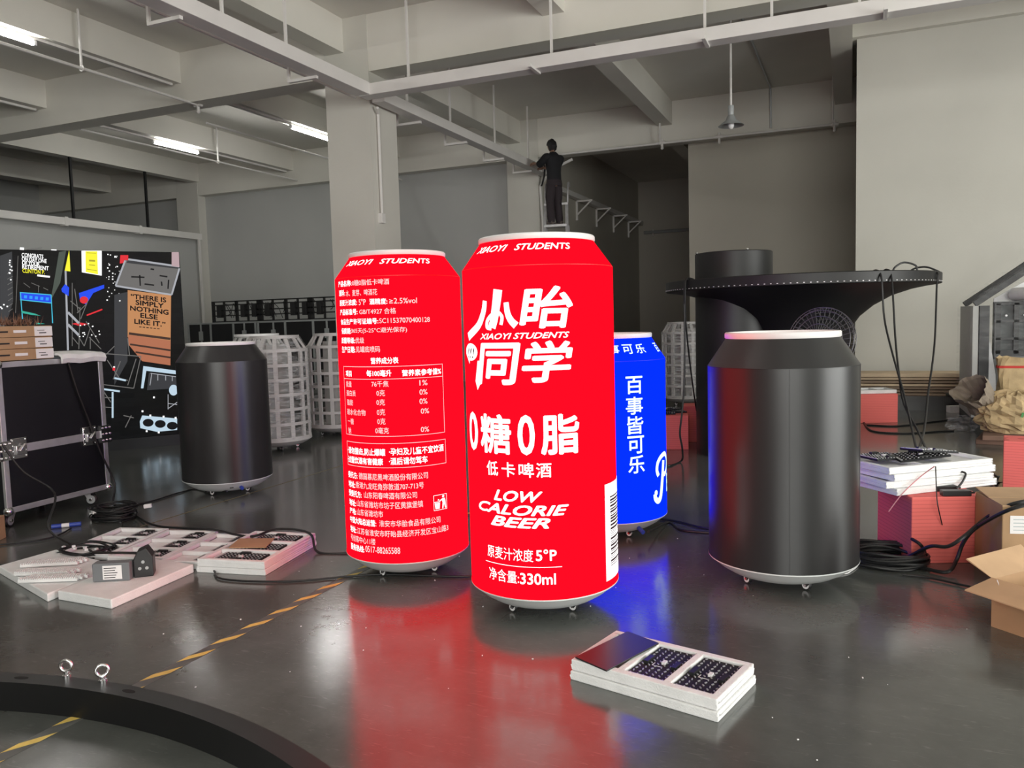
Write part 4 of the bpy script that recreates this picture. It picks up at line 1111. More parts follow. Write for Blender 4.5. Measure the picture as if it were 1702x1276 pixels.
# ------------------------------------------------------------------ yellow and black tape
def tape(name, label, a, b, wd, period):
    a = Vector(a); b = Vector(b); d = b - a; L_ = d.length; an = math.atan2(d.y, d.x)
    q = MB().box(0, L_, -wd / 2, wd / 2, .0006, .0012)
    s = 0.03; rs = random.Random(2)
    while s < L_ - period:
        y = .001 + .0008
        l = period * .90; 
        q.add([(s, wd / 2, y), (s + l * .40, wd / 2, y), (s + l, -wd / 2, y), (s + l * .60, -wd / 2, y)], [(0, 1, 2, 3)], 1)
        s += period
    o = q.build(name, [M_TAPEK, M_YEL]); o.location = a; o.rotation_euler = (0, 0, an)
    return tag(o, label, 'floor tape')
tape('floor_tape', 'worn yellow and black hazard tape crossing the floor under the black ring', (-2.60, 0.9, 0), (-2.555, 6.6, 0), .058, .19)
o = MB().box(-.006, .006, 0, 5.4, .0006, .0014).build('floor_line', mat('worn_thin_line', (0.20, 0.17, 0.09), .6, var=.3, scale=30)); o.location = (-4.69, 4.15, 0)
tag(o, 'thin worn yellow line on the floor beside the left black can', 'floor line')
# ------------------------------------------------------------------ cables on the left
def cable(label, pts, r=.007, m=None, name='cable', k=6, group=None):
    o = MB().tube(smooth_path(pts, k), r, 7).build(name, m or M_CABLE)
    return tag(o, label, 'cable', group)
def G(px, py, z=.008): return fl(px, py, z)
p_in = in_case
cable('black cable running down the front of the big case to the floor trays', [in_case(.58, -.012, 1.19), in_case(.64, -.02, .95), in_case(.72, -.022, .72), in_case(.80, -.035, .45), in_case(.90, -.06, .16), G(190, 838, .02), G(225, 856), G(262, 874, .03), loc(tl[1], .12, .31, .055), loc(tl[2], .02, .22, .062), loc(tl[2], .19, .15, .075), loc(tl[3], -.05, .32, .06), loc(tl[3], .2, .26, .055), G(530, 918), G(600, 917), G(640, 908)], .008)
cable('black cable dropping from the left edge across the foam slabs to the socket block', [in_case(-.02, -.03, .62), in_case(.05, -.12, .42), in_case(.14, -.3, .25), G(80, 875, .10), G(110, 900, .03), G(150, 915, .02), loc(tl[0], .1, -.33, .06), (-3.66, 3.22, .16), (-3.61, 3.22, .14)], .008)
cable('black cable arching from the coil to the foot of the left black can', [G(200, 868, .03), G(218, 842), G(255, 832), G(300, 818), G(330, 812), (-4.78, 5.12, .05)], .007)
cable('black cable lying across the floor in front of the red cans', [G(0, 905), G(60, 898), G(95, 890), G(118, 878)], .006)
cable('long black cable along the floor from the foam slabs to the front red can', [G(-40, 942), G(60, 935), (-3.95, 3.46, .02), (-3.45, 3.50, .015), G(370, 962), G(480, 966), G(620, 955), G(760, 958), G(800, 955)], .006)
def coil(name, label, c, R, n, r=.006, seed=1, zmax=.09, m=None, ex=1.0):
    rs = random.Random(seed)
    t = thing(name, label, 'cable coil', (c[0], c[1], 0))
    q = MB()
    for i in range(n):
        z = r + zmax * i / n; ox, oy = rs.uniform(-.03, .03), rs.uniform(-.03, .03); rr = R * rs.uniform(.75, 1.08)
        q.tube([(ox + rr * ex * math.cos(a), oy + rr * math.sin(a) * .8, z + .006 * math.sin(3 * a + i)) for a in [2 * PI * k / 28 for k in range(28)]], r, 6, closed=True)
    q.build('loops', m or M_CABLE, t)
    return t
cc = fl(190, 862)
t = coil('cable_coil', 'coil of thin black cables with white plugs beside the big black case', (cc.x, cc.y), .17, 16, .006, 1, .10)
for i, (dx, dy, a) in enumerate(((-.20, -.04, .3), (-.16, .06, .9), (-.10, -.10, -.4), (.22, .08, .6))):
    MB().bar((dx, dy, .03 + .02 * i), (dx + .055 * math.cos(a), dy + .055 * math.sin(a), .035 + .02 * i), .028, .028).build('white_plug', M_WHITE, t, .004)
pc = fl(112, 876)
t = thing('cable_connector', 'blue and white cable connector lying on the floor left of the trays', 'connector', (pc.x, pc.y, .016), .75)
MB().cyl((-.10, 0, 0), (-.035, 0, 0), .016, 14).build('blue_half', M_BLUEP, t)
MB().cyl((-.035, 0, 0), (.015, 0, 0), .0155, 14).build('white_ring', M_WHITE, t)
MB().cyl((.015, 0, 0), (.09, 0, 0), .016, 14).build('blue_half', M_BLUEP, t)
t = coil('cable_coil', 'small heap of black cables with clips behind the bagged parts', (-4.42, 3.48), .16, 9, .006, 4, .06)
q = MB()
for i in range(6): q.obox((-.15 + .05 * i, -.03 + .03 * (i % 2), .055), .02, .014, .012, Matrix.Rotation(i, 3, 'Z'))
q.build('clips', M_WHITE, t)
# edge of a carton at the far left of the frame
p = fl(0, 905)
t = thing('cardboard_box', 'sliver of a brown cardboard box at the far left edge of the frame', 'box', (p.x - .25, p.y - .12, 0), .5)
MB().box(-.22, .22, -.18, .18, 0, .16).build('box_body', M_CARD, t, .004)
MB().box(-.22, .22, -.18, -.174, .16, .25).build('box_flap', M_CARDIN, t)

# ------------------------------------------------------------------ black canopy stand
cv = thing('canopy_stand', 'black round canopy on a flared column with a drum on top, behind the cans', 'display stand', (-0.50, 8.5, 0))
M_BK = mat('black_canopy_paint', (0.006, 0.006, 0.0065), .5, var=.1, scale=3)
q = MB().lathe([(0, 1.735), (1.273, 1.735), (1.28, 1.728), (1.28, 1.640), (1.27, 1.634), (0, 1.634)], 128)
q.build('canopy_disc', M_BK, cv)
fl_prof = [(.40, 0.0), (.40, .85), (.43, 1.05), (.49, 1.22), (.58, 1.35), (.70, 1.45), (.86, 1.54), (1.03, 1.595), (1.16, 1.62), (1.262, 1.634)]
MB().lathe(fl_prof, 96).build('flared_column', M_BK, cv)
MB().lathe([(.375, 0), (.375, 1.634)], 64, c=(-.585, -.2, 0)).build('side_column', M_BK, cv)
MB().lathe([(.375, 1.735), (.375, 2.005), (.365, 2.012), (0, 2.012)], 64, c=(-.585, -.2, 0)).build('top_drum', M_BK, cv)
q = MB()
for k in range(150):
    a = 2 * PI * k / 150; q.obox((1.2805 * math.cos(a), 1.2805 * math.sin(a), 1.652), .003, .012, .006, Matrix.Rotation(a, 3, 'Z'))
q.build('screw_heads', M_WHITE, cv)['kind'] = 'stuff'
for a in (3.6, 5.2): MB().ball((-.585 + .37 * math.cos(a), -.2 + .37 * math.sin(a), 2.016), .014, n=8, m=6).build('drum_bolt', M_CHROME, cv)
def at_d(px, py, D): return EYE + ray(px, py) * D
ctop = lambda px, py: at_d(px, py, 7.75)
W0 = Vector((.50, 5.52, .56))
cable('thin black cable hanging from the canopy edge to the module boards, left strand', [at_d(1448, 453, 7.05), at_d(1457, 449, 6.82), at_d(1465, 462, 6.70), at_d(1470, 530, 6.68), at_d(1484, 590, 6.45), at_d(1501, 650, 6.1), at_d(1515, 710, 5.6), fl(1524, 750, .55)], .008)
cable('thin black cable hanging from the canopy edge to the module boards, middle strand', [at_d(1466, 453, 7.1), at_d(1474, 448, 6.88), at_d(1482, 463, 6.73), at_d(1488, 560, 6.6), at_d(1494, 620, 6.3), at_d(1502, 670, 6.0), at_d(1525, 715, 5.6), fl(1541, 750, .55)], .008)
cable('thin black cable hanging from the right tip of the canopy', [at_d(1545, 451, 7.25), at_d(1558, 453, 7.09), at_d(1557, 475, 7.06), at_d(1554, 560, 6.9), at_d(1549, 610, 6.6), at_d(1543, 650, 6.3), at_d(1539, 690, 5.9), at_d(1535, 720, 5.55), fl(1527, 748, .55)], .008)
cable('loop of black cable standing up on the right of the canopy top', [(0.36, 8.42, 1.745), (.38, 8.45, 1.80), (.46, 8.5, 1.845), (.56, 8.5, 1.81), (.57, 8.5, 1.745)], .009)
cable('lower loop of black cable on the right of the canopy top', [(.50, 8.6, 1.745), (.56, 8.62, 1.79), (.66, 8.65, 1.80), (.76, 8.7, 1.76), (.78, 8.72, 1.745)], .009)
cable('pair-end black cable hanging from the left of the canopy beside the blue can', [at_d(1152, 464, 7.75), at_d(1141, 464, 7.55), at_d(1137, 485, 7.53), at_d(1138, 560, 7.53), at_d(1137, 640, 7.5), at_d(1133, 690, 7.45), at_d(1130, 720, 7.35), at_d(1134, 745, 7.2), G(1133, 765, .02), G(1112, 774), G(1098, 772)], .009)
cable('second black cable hanging from the left of the canopy to the pink foam', [at_d(1150, 466, 7.65), at_d(1140, 467, 7.5), at_d(1139, 520, 7.55), at_d(1143, 570, 7.7), at_d(1150, 630, 8.0), at_d(1156, 672, 8.35), at_d(1158, 682, 8.5)], .008)

# ------------------------------------------------------------------ pedestal fan behind the right black can
fp = aty(1365, 566, 6.55)
fan = thing('pedestal_fan', 'black wire pedestal fan rising behind the right black can', 'fan', (fp.x, fp.y, 0), math.radians(-20))
zc = fp.z
Rt = Matrix.Rotation(math.radians(-12), 4, 'X')
RF = .255
def fpt(r, a, y): 
    v = Rt @ Vector((r * math.cos(a), y, r * math.sin(a))); return (v.x, v.y, v.z + zc)
for s, nm in ((-1, 'front_guard'), (1, 'rear_guard')):
    q = MB()
    for k in range(36):
        a = 2 * PI * k / 36
        q.tube([fpt(RF * u, a + .25 * u, s * (.075 * (1 - u * u) + .02)) for u in (.15, .4, .6, .8, .93, 1.0)], .0022, 5)
    for u in (.2, .45, .7, .9, 1.0): q.tube([fpt(RF * u, 2 * PI * k / 40, s * (.075 * (1 - u * u) + .02)) for k in range(40)], .003, 5, closed=True)
    q.build(nm, mat('dark_wire', (.09, .09, .095), .4, .3), fan)
q = MB()
for k in range(3):
    a0 = 2 * PI * k / 3; vs = []
    for u, da, y in ((.2, -.35, -.02), (.9, -.25, -.025), (.95, .45, .025), (.2, .35, .02)): vs.append(fpt(RF * u, a0 + da, y))
    vs += [(v[0], v[1] + .004, v[2]) for v in vs]
    q.add(vs, [(0, 1, 2, 3), (7, 6, 5, 4), (0, 1, 5, 4), (1, 2, 6, 5), (2, 3, 7, 6), (3, 0, 4, 7)])
q.build('blades', M_BLACKP, fan)
MB().tube([fpt(0, 0, .02), fpt(0, 0, .16)], .055, 16).build('motor', M_BLACKP, fan)
MB().cyl((0, .08, .03), (0, .08, zc), .016, 12).build('pole', M_BLACKP, fan)
MB().lathe([(0, .03), (.06, .03), (.19, .012), (.19, 0), (0, 0)], 32, c=(0, .08, 0)).build('base', M_BLACKP, fan)

# ------------------------------------------------------------------ pink foam
def block(name, label, cat, c, rz, sx, sy, sz, m, group=None, bev=.005, z=0.0, lines_=False):
    t = thing(name, label, cat, (c[0], c[1], z), rz, group)
    MB().box(-sx / 2, sx / 2, -sy / 2, sy / 2, 0, sz).build('foam_block' if 'foam' in name else 'block', m, t, bev)
    return t
def layered_pink():
    m = bpy.data.materials.new('layered_pink_foam'); m.use_nodes = True
    nt = m.node_tree; L = nt.links.new; b = nt.nodes['Principled BSDF']; b.inputs['Roughness'].default_value = .75
    tc = nt.nodes.new('ShaderNodeTexCoord'); sp = nt.nodes.new('ShaderNodeSeparateXYZ'); L(tc.outputs['Object'], sp.inputs[0])
    no = nt.nodes.new('ShaderNodeTexNoise'); no.inputs['Scale'].default_value = 3; L(tc.outputs['Object'], no.inputs['Vector'])
    ad_ = nt.nodes.new('ShaderNodeMath'); ad_.operation = 'MULTIPLY_ADD'; ad_.inputs[1].default_value = .01; L(no.outputs['Fac'], ad_.inputs[0]); L(sp.outputs['Z'], ad_.inputs[2])
    mu = nt.nodes.new('ShaderNodeMath'); mu.operation = 'MULTIPLY'; mu.inputs[1].default_value = 48; L(ad_.outputs[0], mu.inputs[0])
    fr = nt.nodes.new('ShaderNodeMath'); fr.operation = 'FRACT'; L(mu.outputs[0], fr.inputs[0])
    rp = nt.nodes.new('ShaderNodeValToRGB'); rp.color_ramp.elements[0].color = (.72, .12, .11, 1); rp.color_ramp.elements[1].position = .25; rp.color_ramp.elements[1].color = (.92, .19, .17, 1)
    L(fr.outputs[0], rp.inputs['Fac']); L(rp.outputs['Color'], b.inputs['Base Color'])
    bp = nt.nodes.new('ShaderNodeBump'); bp.inputs['Strength'].default_value = .4; bp.inputs['Distance'].default_value = .01; L(fr.outputs[0], bp.inputs['Height']); L(bp.outputs['Normal'], b.inputs['Normal'])
    return m
M_PINKL = layered_pink()
c1 = fl(1505, 935); c2 = fl(1632, 937); c0_ = fl(1432, 905)
ax = math.atan2(c2.y - c1.y, c2.x - c1.x)
sx = (c2 - c1).length; sy = .46; sz = .372
pc_ = Vector((c1.x + (sx / 2) * math.cos(ax) - sy / 2 * math.sin(ax), c1.y + sx / 2 * math.sin(ax) + sy / 2 * math.cos(ax)))
block('foam_stack', 'big layered red-pink foam block under the white trays beside the right black can', 'foam block', pc_, ax + .10, sx, sy, sz, M_PINKL, 'pink foam blocks')
block('foam_stack', 'pink foam block at the right edge of the frame behind the cardboard boxes', 'foam block', (1.36, 7.22), -.15, .5, .34, .37, M_PINKL, 'pink foam blocks')
block('foam_stack', 'small pink foam block in the gap between the right black can and the plank stack', 'foam block', (0.20, 11.12), .35, .55, .5, .36, M_PINKL, 'pink foam blocks')
q, _, _ = tray('foam_tray', 'white foam tray on the small pink foam block behind the right black can', (0.18, 11.10), 1.9, .36, .62, .045, group=g, z=.362)
block('foam_stack', 'nearer pink foam block between the blue can and the black canopy column', 'foam block', (-1.78, 8.52), .22, .36, .42, .36, M_PINKL, 'pink foam blocks')
block('foam_stack', 'farther pink foam block beside the black canopy column', 'foam block', (-1.60, 9.05), .22, .30, .34, .40, M_PINKL, 'pink foam blocks')
for i, (x, y, z, a) in enumerate(((-1.86, 8.46, .362, .2), (-1.78, 8.60, .362, .5), (-1.82, 8.50, .40, .9))):
    dup(mproto, (x, y, z), a, ('left', 'rear', 'topmost')[i] + ' LED module heaped on the nearer pink block by the canopy', 'modules on the pink block')

# white trays stacked on the pink block
n0 = fl(1478, 778, .53); r0 = fl(1650, 762, .53); l0 = fl(1431, 757, .53)
tx = math.atan2(r0.y - n0.y, r0.x - n0.x)
TL = .72; TW = .36
names = ('lowest', 'second lowest', 'second from top', 'topmost')
for k in range(4):
    cx = n0.x + (TL / 2) * math.cos(tx) - (TW / 2) * math.sin(tx) + (0.03, 0.0, .02, 0)[k]; cy = n0.y + TL / 2 * math.sin(tx) + TW / 2 * math.cos(tx) + (.02, -.01, .015, 0)[k]
    tk, pl, f0 = tray('foam_tray', names[k] + ' white foam tray of the stack on the big pink block', (cx, cy), tx - PI / 2 + (.03, -.04, .02, 0)[k], TW, TL, .039, group=g, z=sz + .001 + k * .040)
for i, (x, y, z, a, tl_) in enumerate(((-.06, -.20, .046, .2, (.05, .06)), (.03, -.02, .055, -.3, (.08, -.10)), (.02, .06, .075, .1, (-.06, .12)))):
    o = dup(mproto, loc(tk, x, y, z), tx + a, ('left', 'middle', 'right')[i] + ' LED module heaped on the topmost tray at the right', 'modules heaped on the white tray stack')
    o.rotation_euler = (tl_[0], tl_[1], tx + a)
# black adapters on the pink block, dangling wires
for i, (px, py, a) in enumerate(((1566, 815, .35), (1588, 823, .3))):
    p = fl(px, py, sz + .001)
    t = thing('power_brick', ('rear', 'front')[i] + ' black power brick on the front ledge of the big pink block', 'power brick', (p.x, p.y, sz + .001), a, 'black power bricks')
    MB().box(-.075, .075, -.025, .025, 0, .03).build('brick_body', M_BLACKP, t, .004)
    MB().cyl((.075, 0, .015), (.10, 0, .015), .006, 8).build('strain_relief', M_BLACKP, t)
p = fl(1590, 812, sz + .02)
cable('short black lead curving from the power brick up to the white trays', [(p.x, p.y, p.z), fl(1600, 800, sz + .05), fl(1605, 787, sz + .09), fl(1594, 783, sz + .10)], .006)
cable('thin pink wire hanging from the module heap over the pink block', [fl(1553, 775, .535), fl(1530, 792, .47), fl(1500, 820, .39), fl(1477, 850, .29)], .003, mat('pink_wire', (.6, .25, .28), .5))
cable('thin black wire hanging straight down over the pink block', [fl(1555, 775, .535), fl(1556, 800, .45), fl(1558, 835, .355), fl(1566, 872, .22)], .003)

# ------------------------------------------------------------------ cardboard boxes at the right edge
b1 = thing('cardboard_box', 'tall closed cardboard box with a white label at the right edge', 'box', (0.705, 4.585, 0), math.radians(12))
BW, BD, BHH = .50, .36, .415
MB().box(0, BW, 0, BD, 0, BHH - .012).build('box_body', M_CARD, b1, .004)
MB().box(.0, BW, .0, BD / 2 - .002, BHH - .012, BHH - .006).build('top_flap', M_CARDIN, b1)
MB().obox((BW / 2, BD * .75, BHH + .002), BW, BD / 2, .005, Matrix.Rotation(.09, 3, 'X')).build('top_flap', M_CARDIN, b1)
MB().box(.035, .26, -.002, 0, BHH * .64, BHH * .86).build('box_label', M_LABEL, b1)
q = MB()
for i in range(4): q.box(.05, .24 - .03 * (i % 2), -.003, -.0015, BHH * .68 + i * .018, BHH * .68 + i * .018 + .004)
q.build('label_print', mat('grey_print', (.45, .5, .52), .7), b1)
b2 = thing('cardboard_box', 'open cardboard box with a bent flap in the bottom right corner', 'box', (0.575, 3.965, 0), math.radians(-42))
q = MB(); W2, D2, H2, tk_ = .46, .36, .215, .006
q.box(0, W2, 0, tk_, 0, H2); q.box(0, W2, D2 - tk_, D2, 0, H2); q.box(0, tk_, tk_, D2 - tk_, 0, H2); q.box(W2 - tk_, W2, tk_, D2 - tk_, 0, H2); q.box(tk_, W2 - tk_, tk_, D2 - tk_, 0, tk_)
q.build('box_body', M_CARD, b2)
MB().add([(0, 0, H2), (W2, 0, H2), (W2, -.14, H2 - .05), (-.02, -.15, H2 - .035), (0, .0, H2 + .005), (W2, 0, H2 + .005), (W2, -.14, H2 - .045), (-.02, -.15, H2 - .03)], [(0, 1, 2, 3), (7, 6, 5, 4), (0, 1, 5, 4), (1, 2, 6, 5), (2, 3, 7, 6), (3, 0, 4, 7)]).build('front_flap', M_CARDIN, b2)
MB().add([(0, 0, H2), (0, D2, H2), (-.11, D2, H2 + .07), (-.11, -.02, H2 + .06), (.005, 0, H2), (.005, D2, H2), (-.105, D2, H2 + .075), (-.105, -.02, H2 + .065)], [(0, 1, 2, 3), (7, 6, 5, 4), (0, 1, 5, 4), (1, 2, 6, 5), (2, 3, 7, 6), (3, 0, 4, 7)]).build('side_flap', M_CARDIN, b2)
MB().tube(smooth_path([(.03, -.01, H2 + .003), (.07, -.06, H2 - .012), (.05, -.10, H2 - .025), (.08, -.14, H2 - .04)], 6), .002, 5).build('torn_tape', M_LABEL, b2)

# thick cables from the boxes to the coil
cable('thick black cable hanging from the tall cardboard box down to the coil', [(1.02, 4.72, .425), (.86, 4.66, .428), (.74, 4.60, .41), fl(1640, 860, .30), fl(1600, 893, .22), fl(1575, 908, .17), fl(1545, 908, .15), fl(1510, 925, .05), fl(1480, 935, .02)], .010)
cable('second thick black cable hanging from the tall box in a low loop', [(1.05, 4.66, .43), (.88, 4.60, .432), (.73, 4.54, .40), fl(1625, 875, .26), fl(1602, 900, .16), fl(1590, 930, .06), fl(1575, 950, .02), fl(1540, 945, .015), fl(1500, 935, .015)], .010)
cable('black cable with a folded end in front of the pink block', [fl(1515, 895, .14), fl(1530, 905, .12), fl(1537, 920, .06), fl(1525, 935, .02), fl(1505, 940, .015)], .009)
cc = fl(1470, 938)
coil('cable_coil', 'large coil of black cable on the floor right of the right black can', (cc.x, cc.y + .05), .20, 14, .009, 6, .07)
cable('black cable from the coil along the floor towards the open box', [fl(1500, 955, .01), fl(1545, 960, .01), fl(1600, 972, .01), fl(1660, 985, .01)], .006)
cable('thin white cable on the floor at the foot of the right black can', [fl(1428, 938, .006), fl(1415, 948, .006), fl(1400, 953, .006), (-.20, 4.45, .03)], .004, M_WHITE)
cable('black cable on the floor leading left from the right black can to the blue can', [(-1.16, 4.85, .06), G(1110, 868), G(1130, 880), G(1160, 884), G(1190, 886)], .008)
cable('second black cable on the floor between the blue can and the right black can', [G(1097, 862), G(1125, 866), G(1160, 875), G(1190, 880)], .007)
cable('long black cable lying across the floor in front of the plank stack', [G(1440, 706), G(1490, 708), G(1540, 702), G(1580, 697), G(1612, 690)], .010)
cable('black cable lying on the floor from the small pink block to the plastic film', [G(1436, 702), G(1450, 716), G(1500, 720), G(1560, 717), G(1585, 716)], .010)
for i in range(3):
    cable(('upper', 'middle', 'lower')[i] + ' black cable lead on the floor right of the white tray stack', [fl(1640, 778 + i * 12, .3 - .1 * i), G(1658, 792 + i * 10), G(1680, 790 + i * 12), G(1702, 800 + i * 9)], .009)

# ------------------------------------------------------------------ plank stack, wrapped cabinet, paper rubbish
names = ('lowest', 'second', 'third', 'fourth', 'fifth', 'sixth', 'topmost')
z = .20
MB_ = MB()
for y in (-.35, -.05, .25): MB_.box(0, 1.7, y, y + .1, 0, .10)
MB_.box(-.02, 1.72, -.36, .36, .10, .199)
pal = MB_.build('pallet', mat('black_stained_wood', (.02, .018, .017), .35, var=.2, scale=4)); pal.location = (.12, 12.72, 0)
tag(pal, 'dark wooden pallet under the plank stack by the bright wall', 'pallet')
for k in range(7):
    L_ = (1.15, 1.30, 1.42, 1.52, 1.62, 1.60, 1.58)[k]; h = .032 if k != 6 else .05
    o = MB().box(0, L_, -.28, .28, 0, h).build('plank', (M_WOODD, M_WOOD)[k in (3, 5, 6)], bevel=.003)
    o.location = (.06 + (.0, .03, -.02, .01, .02, .0, -.03)[k], 12.70 + .015 * (k % 3) - .012 * k, z); o.rotation_euler = (0, 0, (.0, .012, -.01, .006, -.014, .01, 0)[k])
    tag(o, names[k] + ' board of the plank stack in front of the bright wall' if k in (0, 6) else names[k] + ' board from the bottom of the plank stack', 'board', 'boards stacked by the bright wall')
    z += h + .012
    if k < 6:
        pass
# spacers hidden between the boards keep the gaps
z = .20
for k in range(6):
    h = .032
    z += h
    q = MB().box(.05, .10, -.2, .2, 0, .012).box(.95, 1.0, -.2, .2, 0, .012).build('spacer', M_WOODD); q.location = (.06, 12.70, z)
    tag(q, ('lowest', 'second', 'third', 'fourth', 'fifth', 'topmost')[k] + ' pair of spacer strips between the boards of the plank stack', 'spacer', 'spacer strips in the plank stack')
    z += .012

wc = thing('wrapped_cabinet', 'black LED cabinet booth wrapped in clear film at the right edge, by the bright wall', 'cabinet', (1.30, 10.7, 0))
q = MB().box(0.065, .17, -.06, .05, .12, 1.42).box(.215, .235, -.05, .05, .80, 1.44)
q.build('front_post', M_BLACKM, wc, .004)
MB().prism([(.165, .12), (.26, .12), (.24, .62), (.18, 1.0), (.168, 1.0)], -.05, -.03, M=Matrix.Rotation(PI / 2, 4, 'X') @ Matrix.Scale(-1, 4, (0, 0, 1))).build('light_board', mat('light_board', (.5, .5, .5), .5), wc)
MB().box(.0, .06, -.05, 1.1, .12, 1.42).build('side_panel', mat('grey_board', (.42, .42, .40), .6), wc, .004)
q = MB().bar((.02, -.0, 1.44), (1.1, -.0, 2.22), .08, .07).bar((.02, .9, 1.44), (1.1, .9, 2.22), .08, .07)
q.build('sloping_beam', M_BLACKM, wc, .004)
q = MB()
q.box(.22, 1.3, 0, .04, 1.02, 1.05).box(.22, 1.3, 0, .04, 1.22, 1.25).box(.22, 1.3, 0, .04, 1.42, 1.46).box(.22, 1.3, 0, .04, .84, .90)
for u in (.24, .42, .60, .78, .96): q.box(u, u + .05, 0, .05, .86, 1.44)
q.build('module_frame', M_BLACKM, wc)
MB().box(.22, 1.3, .06, .10, .84, 1.46).build('frame_backing', mat('dark_backing', (.05, .058, .058), .5), wc)
for u in (.34, .52): MB().cyl((u, -.02, 1.30), (u, .0, 1.30), .012, 8).build('white_pin', M_WHITE, wc)
q = MB()
for k in range(2): q.lathe([(.035, -.10), (.075, -.10), (.075, .14), (.035, .14)], 24, c=(.48 + .24 * k, -.02, 1.54), M=Matrix.Rotation(PI / 2, 3, 'X') @ Matrix.Rotation(.5, 3, 'Y'), close=True)
q.build('film_roll', M_WHITE, wc)
MB().prism([(.24, 1.46)] + [(.24 + 1.06 * k / 8, 1.50 + .42 * math.sin(PI / 2 * k / 8)) for k in range(9)] + [(1.3, 1.46)], -.20, -.16, M=Matrix.Rotation(PI / 2, 4, 'X')).build('white_lining', mat('white_film_lining', (.75, .75, .75), .4), wc)
MB().box(.2, 1.3, .05, 1.0, .12, .84).build('lower_panel', mat('dark_grey_board', (.10, .10, .10), .4), wc)
q = MB(); prof = [(-.03, .10), (-.03, 1.44), (.0, 1.50), (1.1, 2.30), (1.32, 2.30), (1.32, .10)]
vs = [(x, -.10, z) for x, z in prof] + [(x, 1.14, z) for x, z in prof]; k = len(prof)
q.add(vs, [tuple(range(k)), tuple(range(k, 2 * k))] + [(i, (i + 1) % k, k + (i + 1) % k, k + i) for i in range(k)])
q.build('stretch_film', M_FILM2, wc)
MB().box(0, 1.3, 0, 1.05, 0, .12).build('base', M_BLACKM, wc)

def crumple(q, c, rx, ry, rz, seed, n=26, m=16, amp=.16, mi=0):
    rs = random.Random(seed); vs = []; fs = []
    ph = [(rs.uniform(0, 6), rs.uniform(0, 6), rs.randint(2, 7), rs.randint(1, 6)) for _ in range(7)]
    for i in range(m + 1):
        t = PI * i / m
        for k in range(n):
            a = 2 * PI * k / n
            d = 1 + sum(amp / 3 * abs(math.sin(f * a + p1) * math.sin(h * t + p2)) * (1 if j % 2 else -1) for j, (p1, p2, f, h) in enumerate(ph)) + rs.uniform(-amp, amp) * .30
            z = rz * d * math.cos(t)
            vs.append((c[0] + rx * d * math.sin(t) * math.cos(a), c[1] + ry * d * math.sin(t) * math.sin(a), c[2] + max(z, -rz * .75)))
    for i in range(m):
        for k in range(n):
            l = (k + 1) % n; fs.append((i * n + k, (i + 1) * n + k, (i + 1) * n + l, i * n + l))
    q.add(vs, fs, mi, False)
cp = MB().prism([(-.05, -.25), (.75, -.35), (.85, .3), (.1, .4)], 0, .05).prism([(.0, -.32), (.55, -.30), (.5, .1), (.08, .2)], .05, .10).build('cardboard_sheet', mat('dark_cardboard', (.17, .10, .07), .85, var=.2, scale=5), bevel=.004)
cp.location = (1.24, 9.62, 0)
tag(cp, 'flattened dark cardboard on the floor beneath the crumpled paper', 'cardboard')
q = MB(); crumple(q, (0, 0, 0), .40, .22, .25, 21, n=40, m=24, amp=.24)
o = q.build('paper_bag', M_KRAFT); o.location = (1.60, 9.62, .28)
t_ = MB()
tag(o, 'large crumpled tan paper bag with a green print, on the flattened cardboard', 'paper bag', 'crumpled paper bags')
gp = MB()
for x, z, w_, h_ in ((0, 0, .07, .045), (.05, .02, .06, .02), (-.03, -.035, .02, .05)): gp.box(x, x + w_, -.003, .0, z, z + h_)
gp = gp.build('green_print', M_GREEN, o, loc=(.02, -.235, .03)); gp.rotation_euler = (-.25, .3, .1)
q = MB(); rs = random.Random(12); n_ = 26; vs = []; fs = []
axis = Vector((-.55, -.45, .55)).normalized(); Rb = axis.to_track_quat('Z', 'Y').to_matrix()
for j, (u, r) in enumerate(((0, .05), (.02, .13), (.12, .19), (.22, .17), (.32, .20), (.40, .21), (.385, .195), (.20, .15), (.06, .10))):
    for k in range(n_):
        a = 2 * PI * k / n_; d = 1 + .12 * math.sin(3 * a + j * .7) + rs.uniform(-.07, .07)
        vs.append(Rb @ Vector((r * d * math.cos(a), r * d * math.sin(a) * .8, u + (rs.uniform(-.03, .03) if j in (5,) else 0))))
for j in range(8):
    for k in range(n_): fs.append((j * n_ + k, j * n_ + (k + 1) % n_, (j + 1) * n_ + (k + 1) % n_, (j + 1) * n_ + k))
fs.append(tuple(range(n_))); fs.append(tuple(8 * n_ + k for k in range(n_)))
q.add(vs, fs)
o = q.build('paper_bag', M_KRAFTD); o.location = (1.40, 9.80, .30)
tag(o, 'dull brown paper bag with its open mouth up, left of the tan one', 'paper bag', 'crumpled paper bags')
q = MB()
n_ = 20; vs = []; fs = []; rs = random.Random(8)
for j, z in enumerate((0, .1, .2, .3, .36, .42)):
    for k in range(n_):
        a = 2 * PI * k / n_; s_ = 1 + .10 * math.sin(3 * a + j) + rs.uniform(-.05, .05)
        vs.append((.195 * s_ * math.copysign(abs(math.cos(a)) ** .6, math.cos(a)), .11 * s_ * math.copysign(abs(math.sin(a)) ** .6, math.sin(a)), z + (rs.uniform(-.02, .02) if j == 5 else 0)))
for j in range(5):
    for k in range(n_): fs.append((j * n_ + k, j * n_ + (k + 1) % n_, (j + 1) * n_ + (k + 1) % n_, (j + 1) * n_ + k))
fs.append(tuple(range(n_)))
q.add(vs, fs)
for f_i in range(3 * n_, 4 * n_): q.mi[f_i] = 1
o = q.build('paper_sack', [M_KRAFT, M_KRAFT]); o.location = (1.655, 10.0, .44)
tag(o, 'upright open tan paper sack with a red stripe behind the crumpled bag', 'paper sack')
st = MB(); 
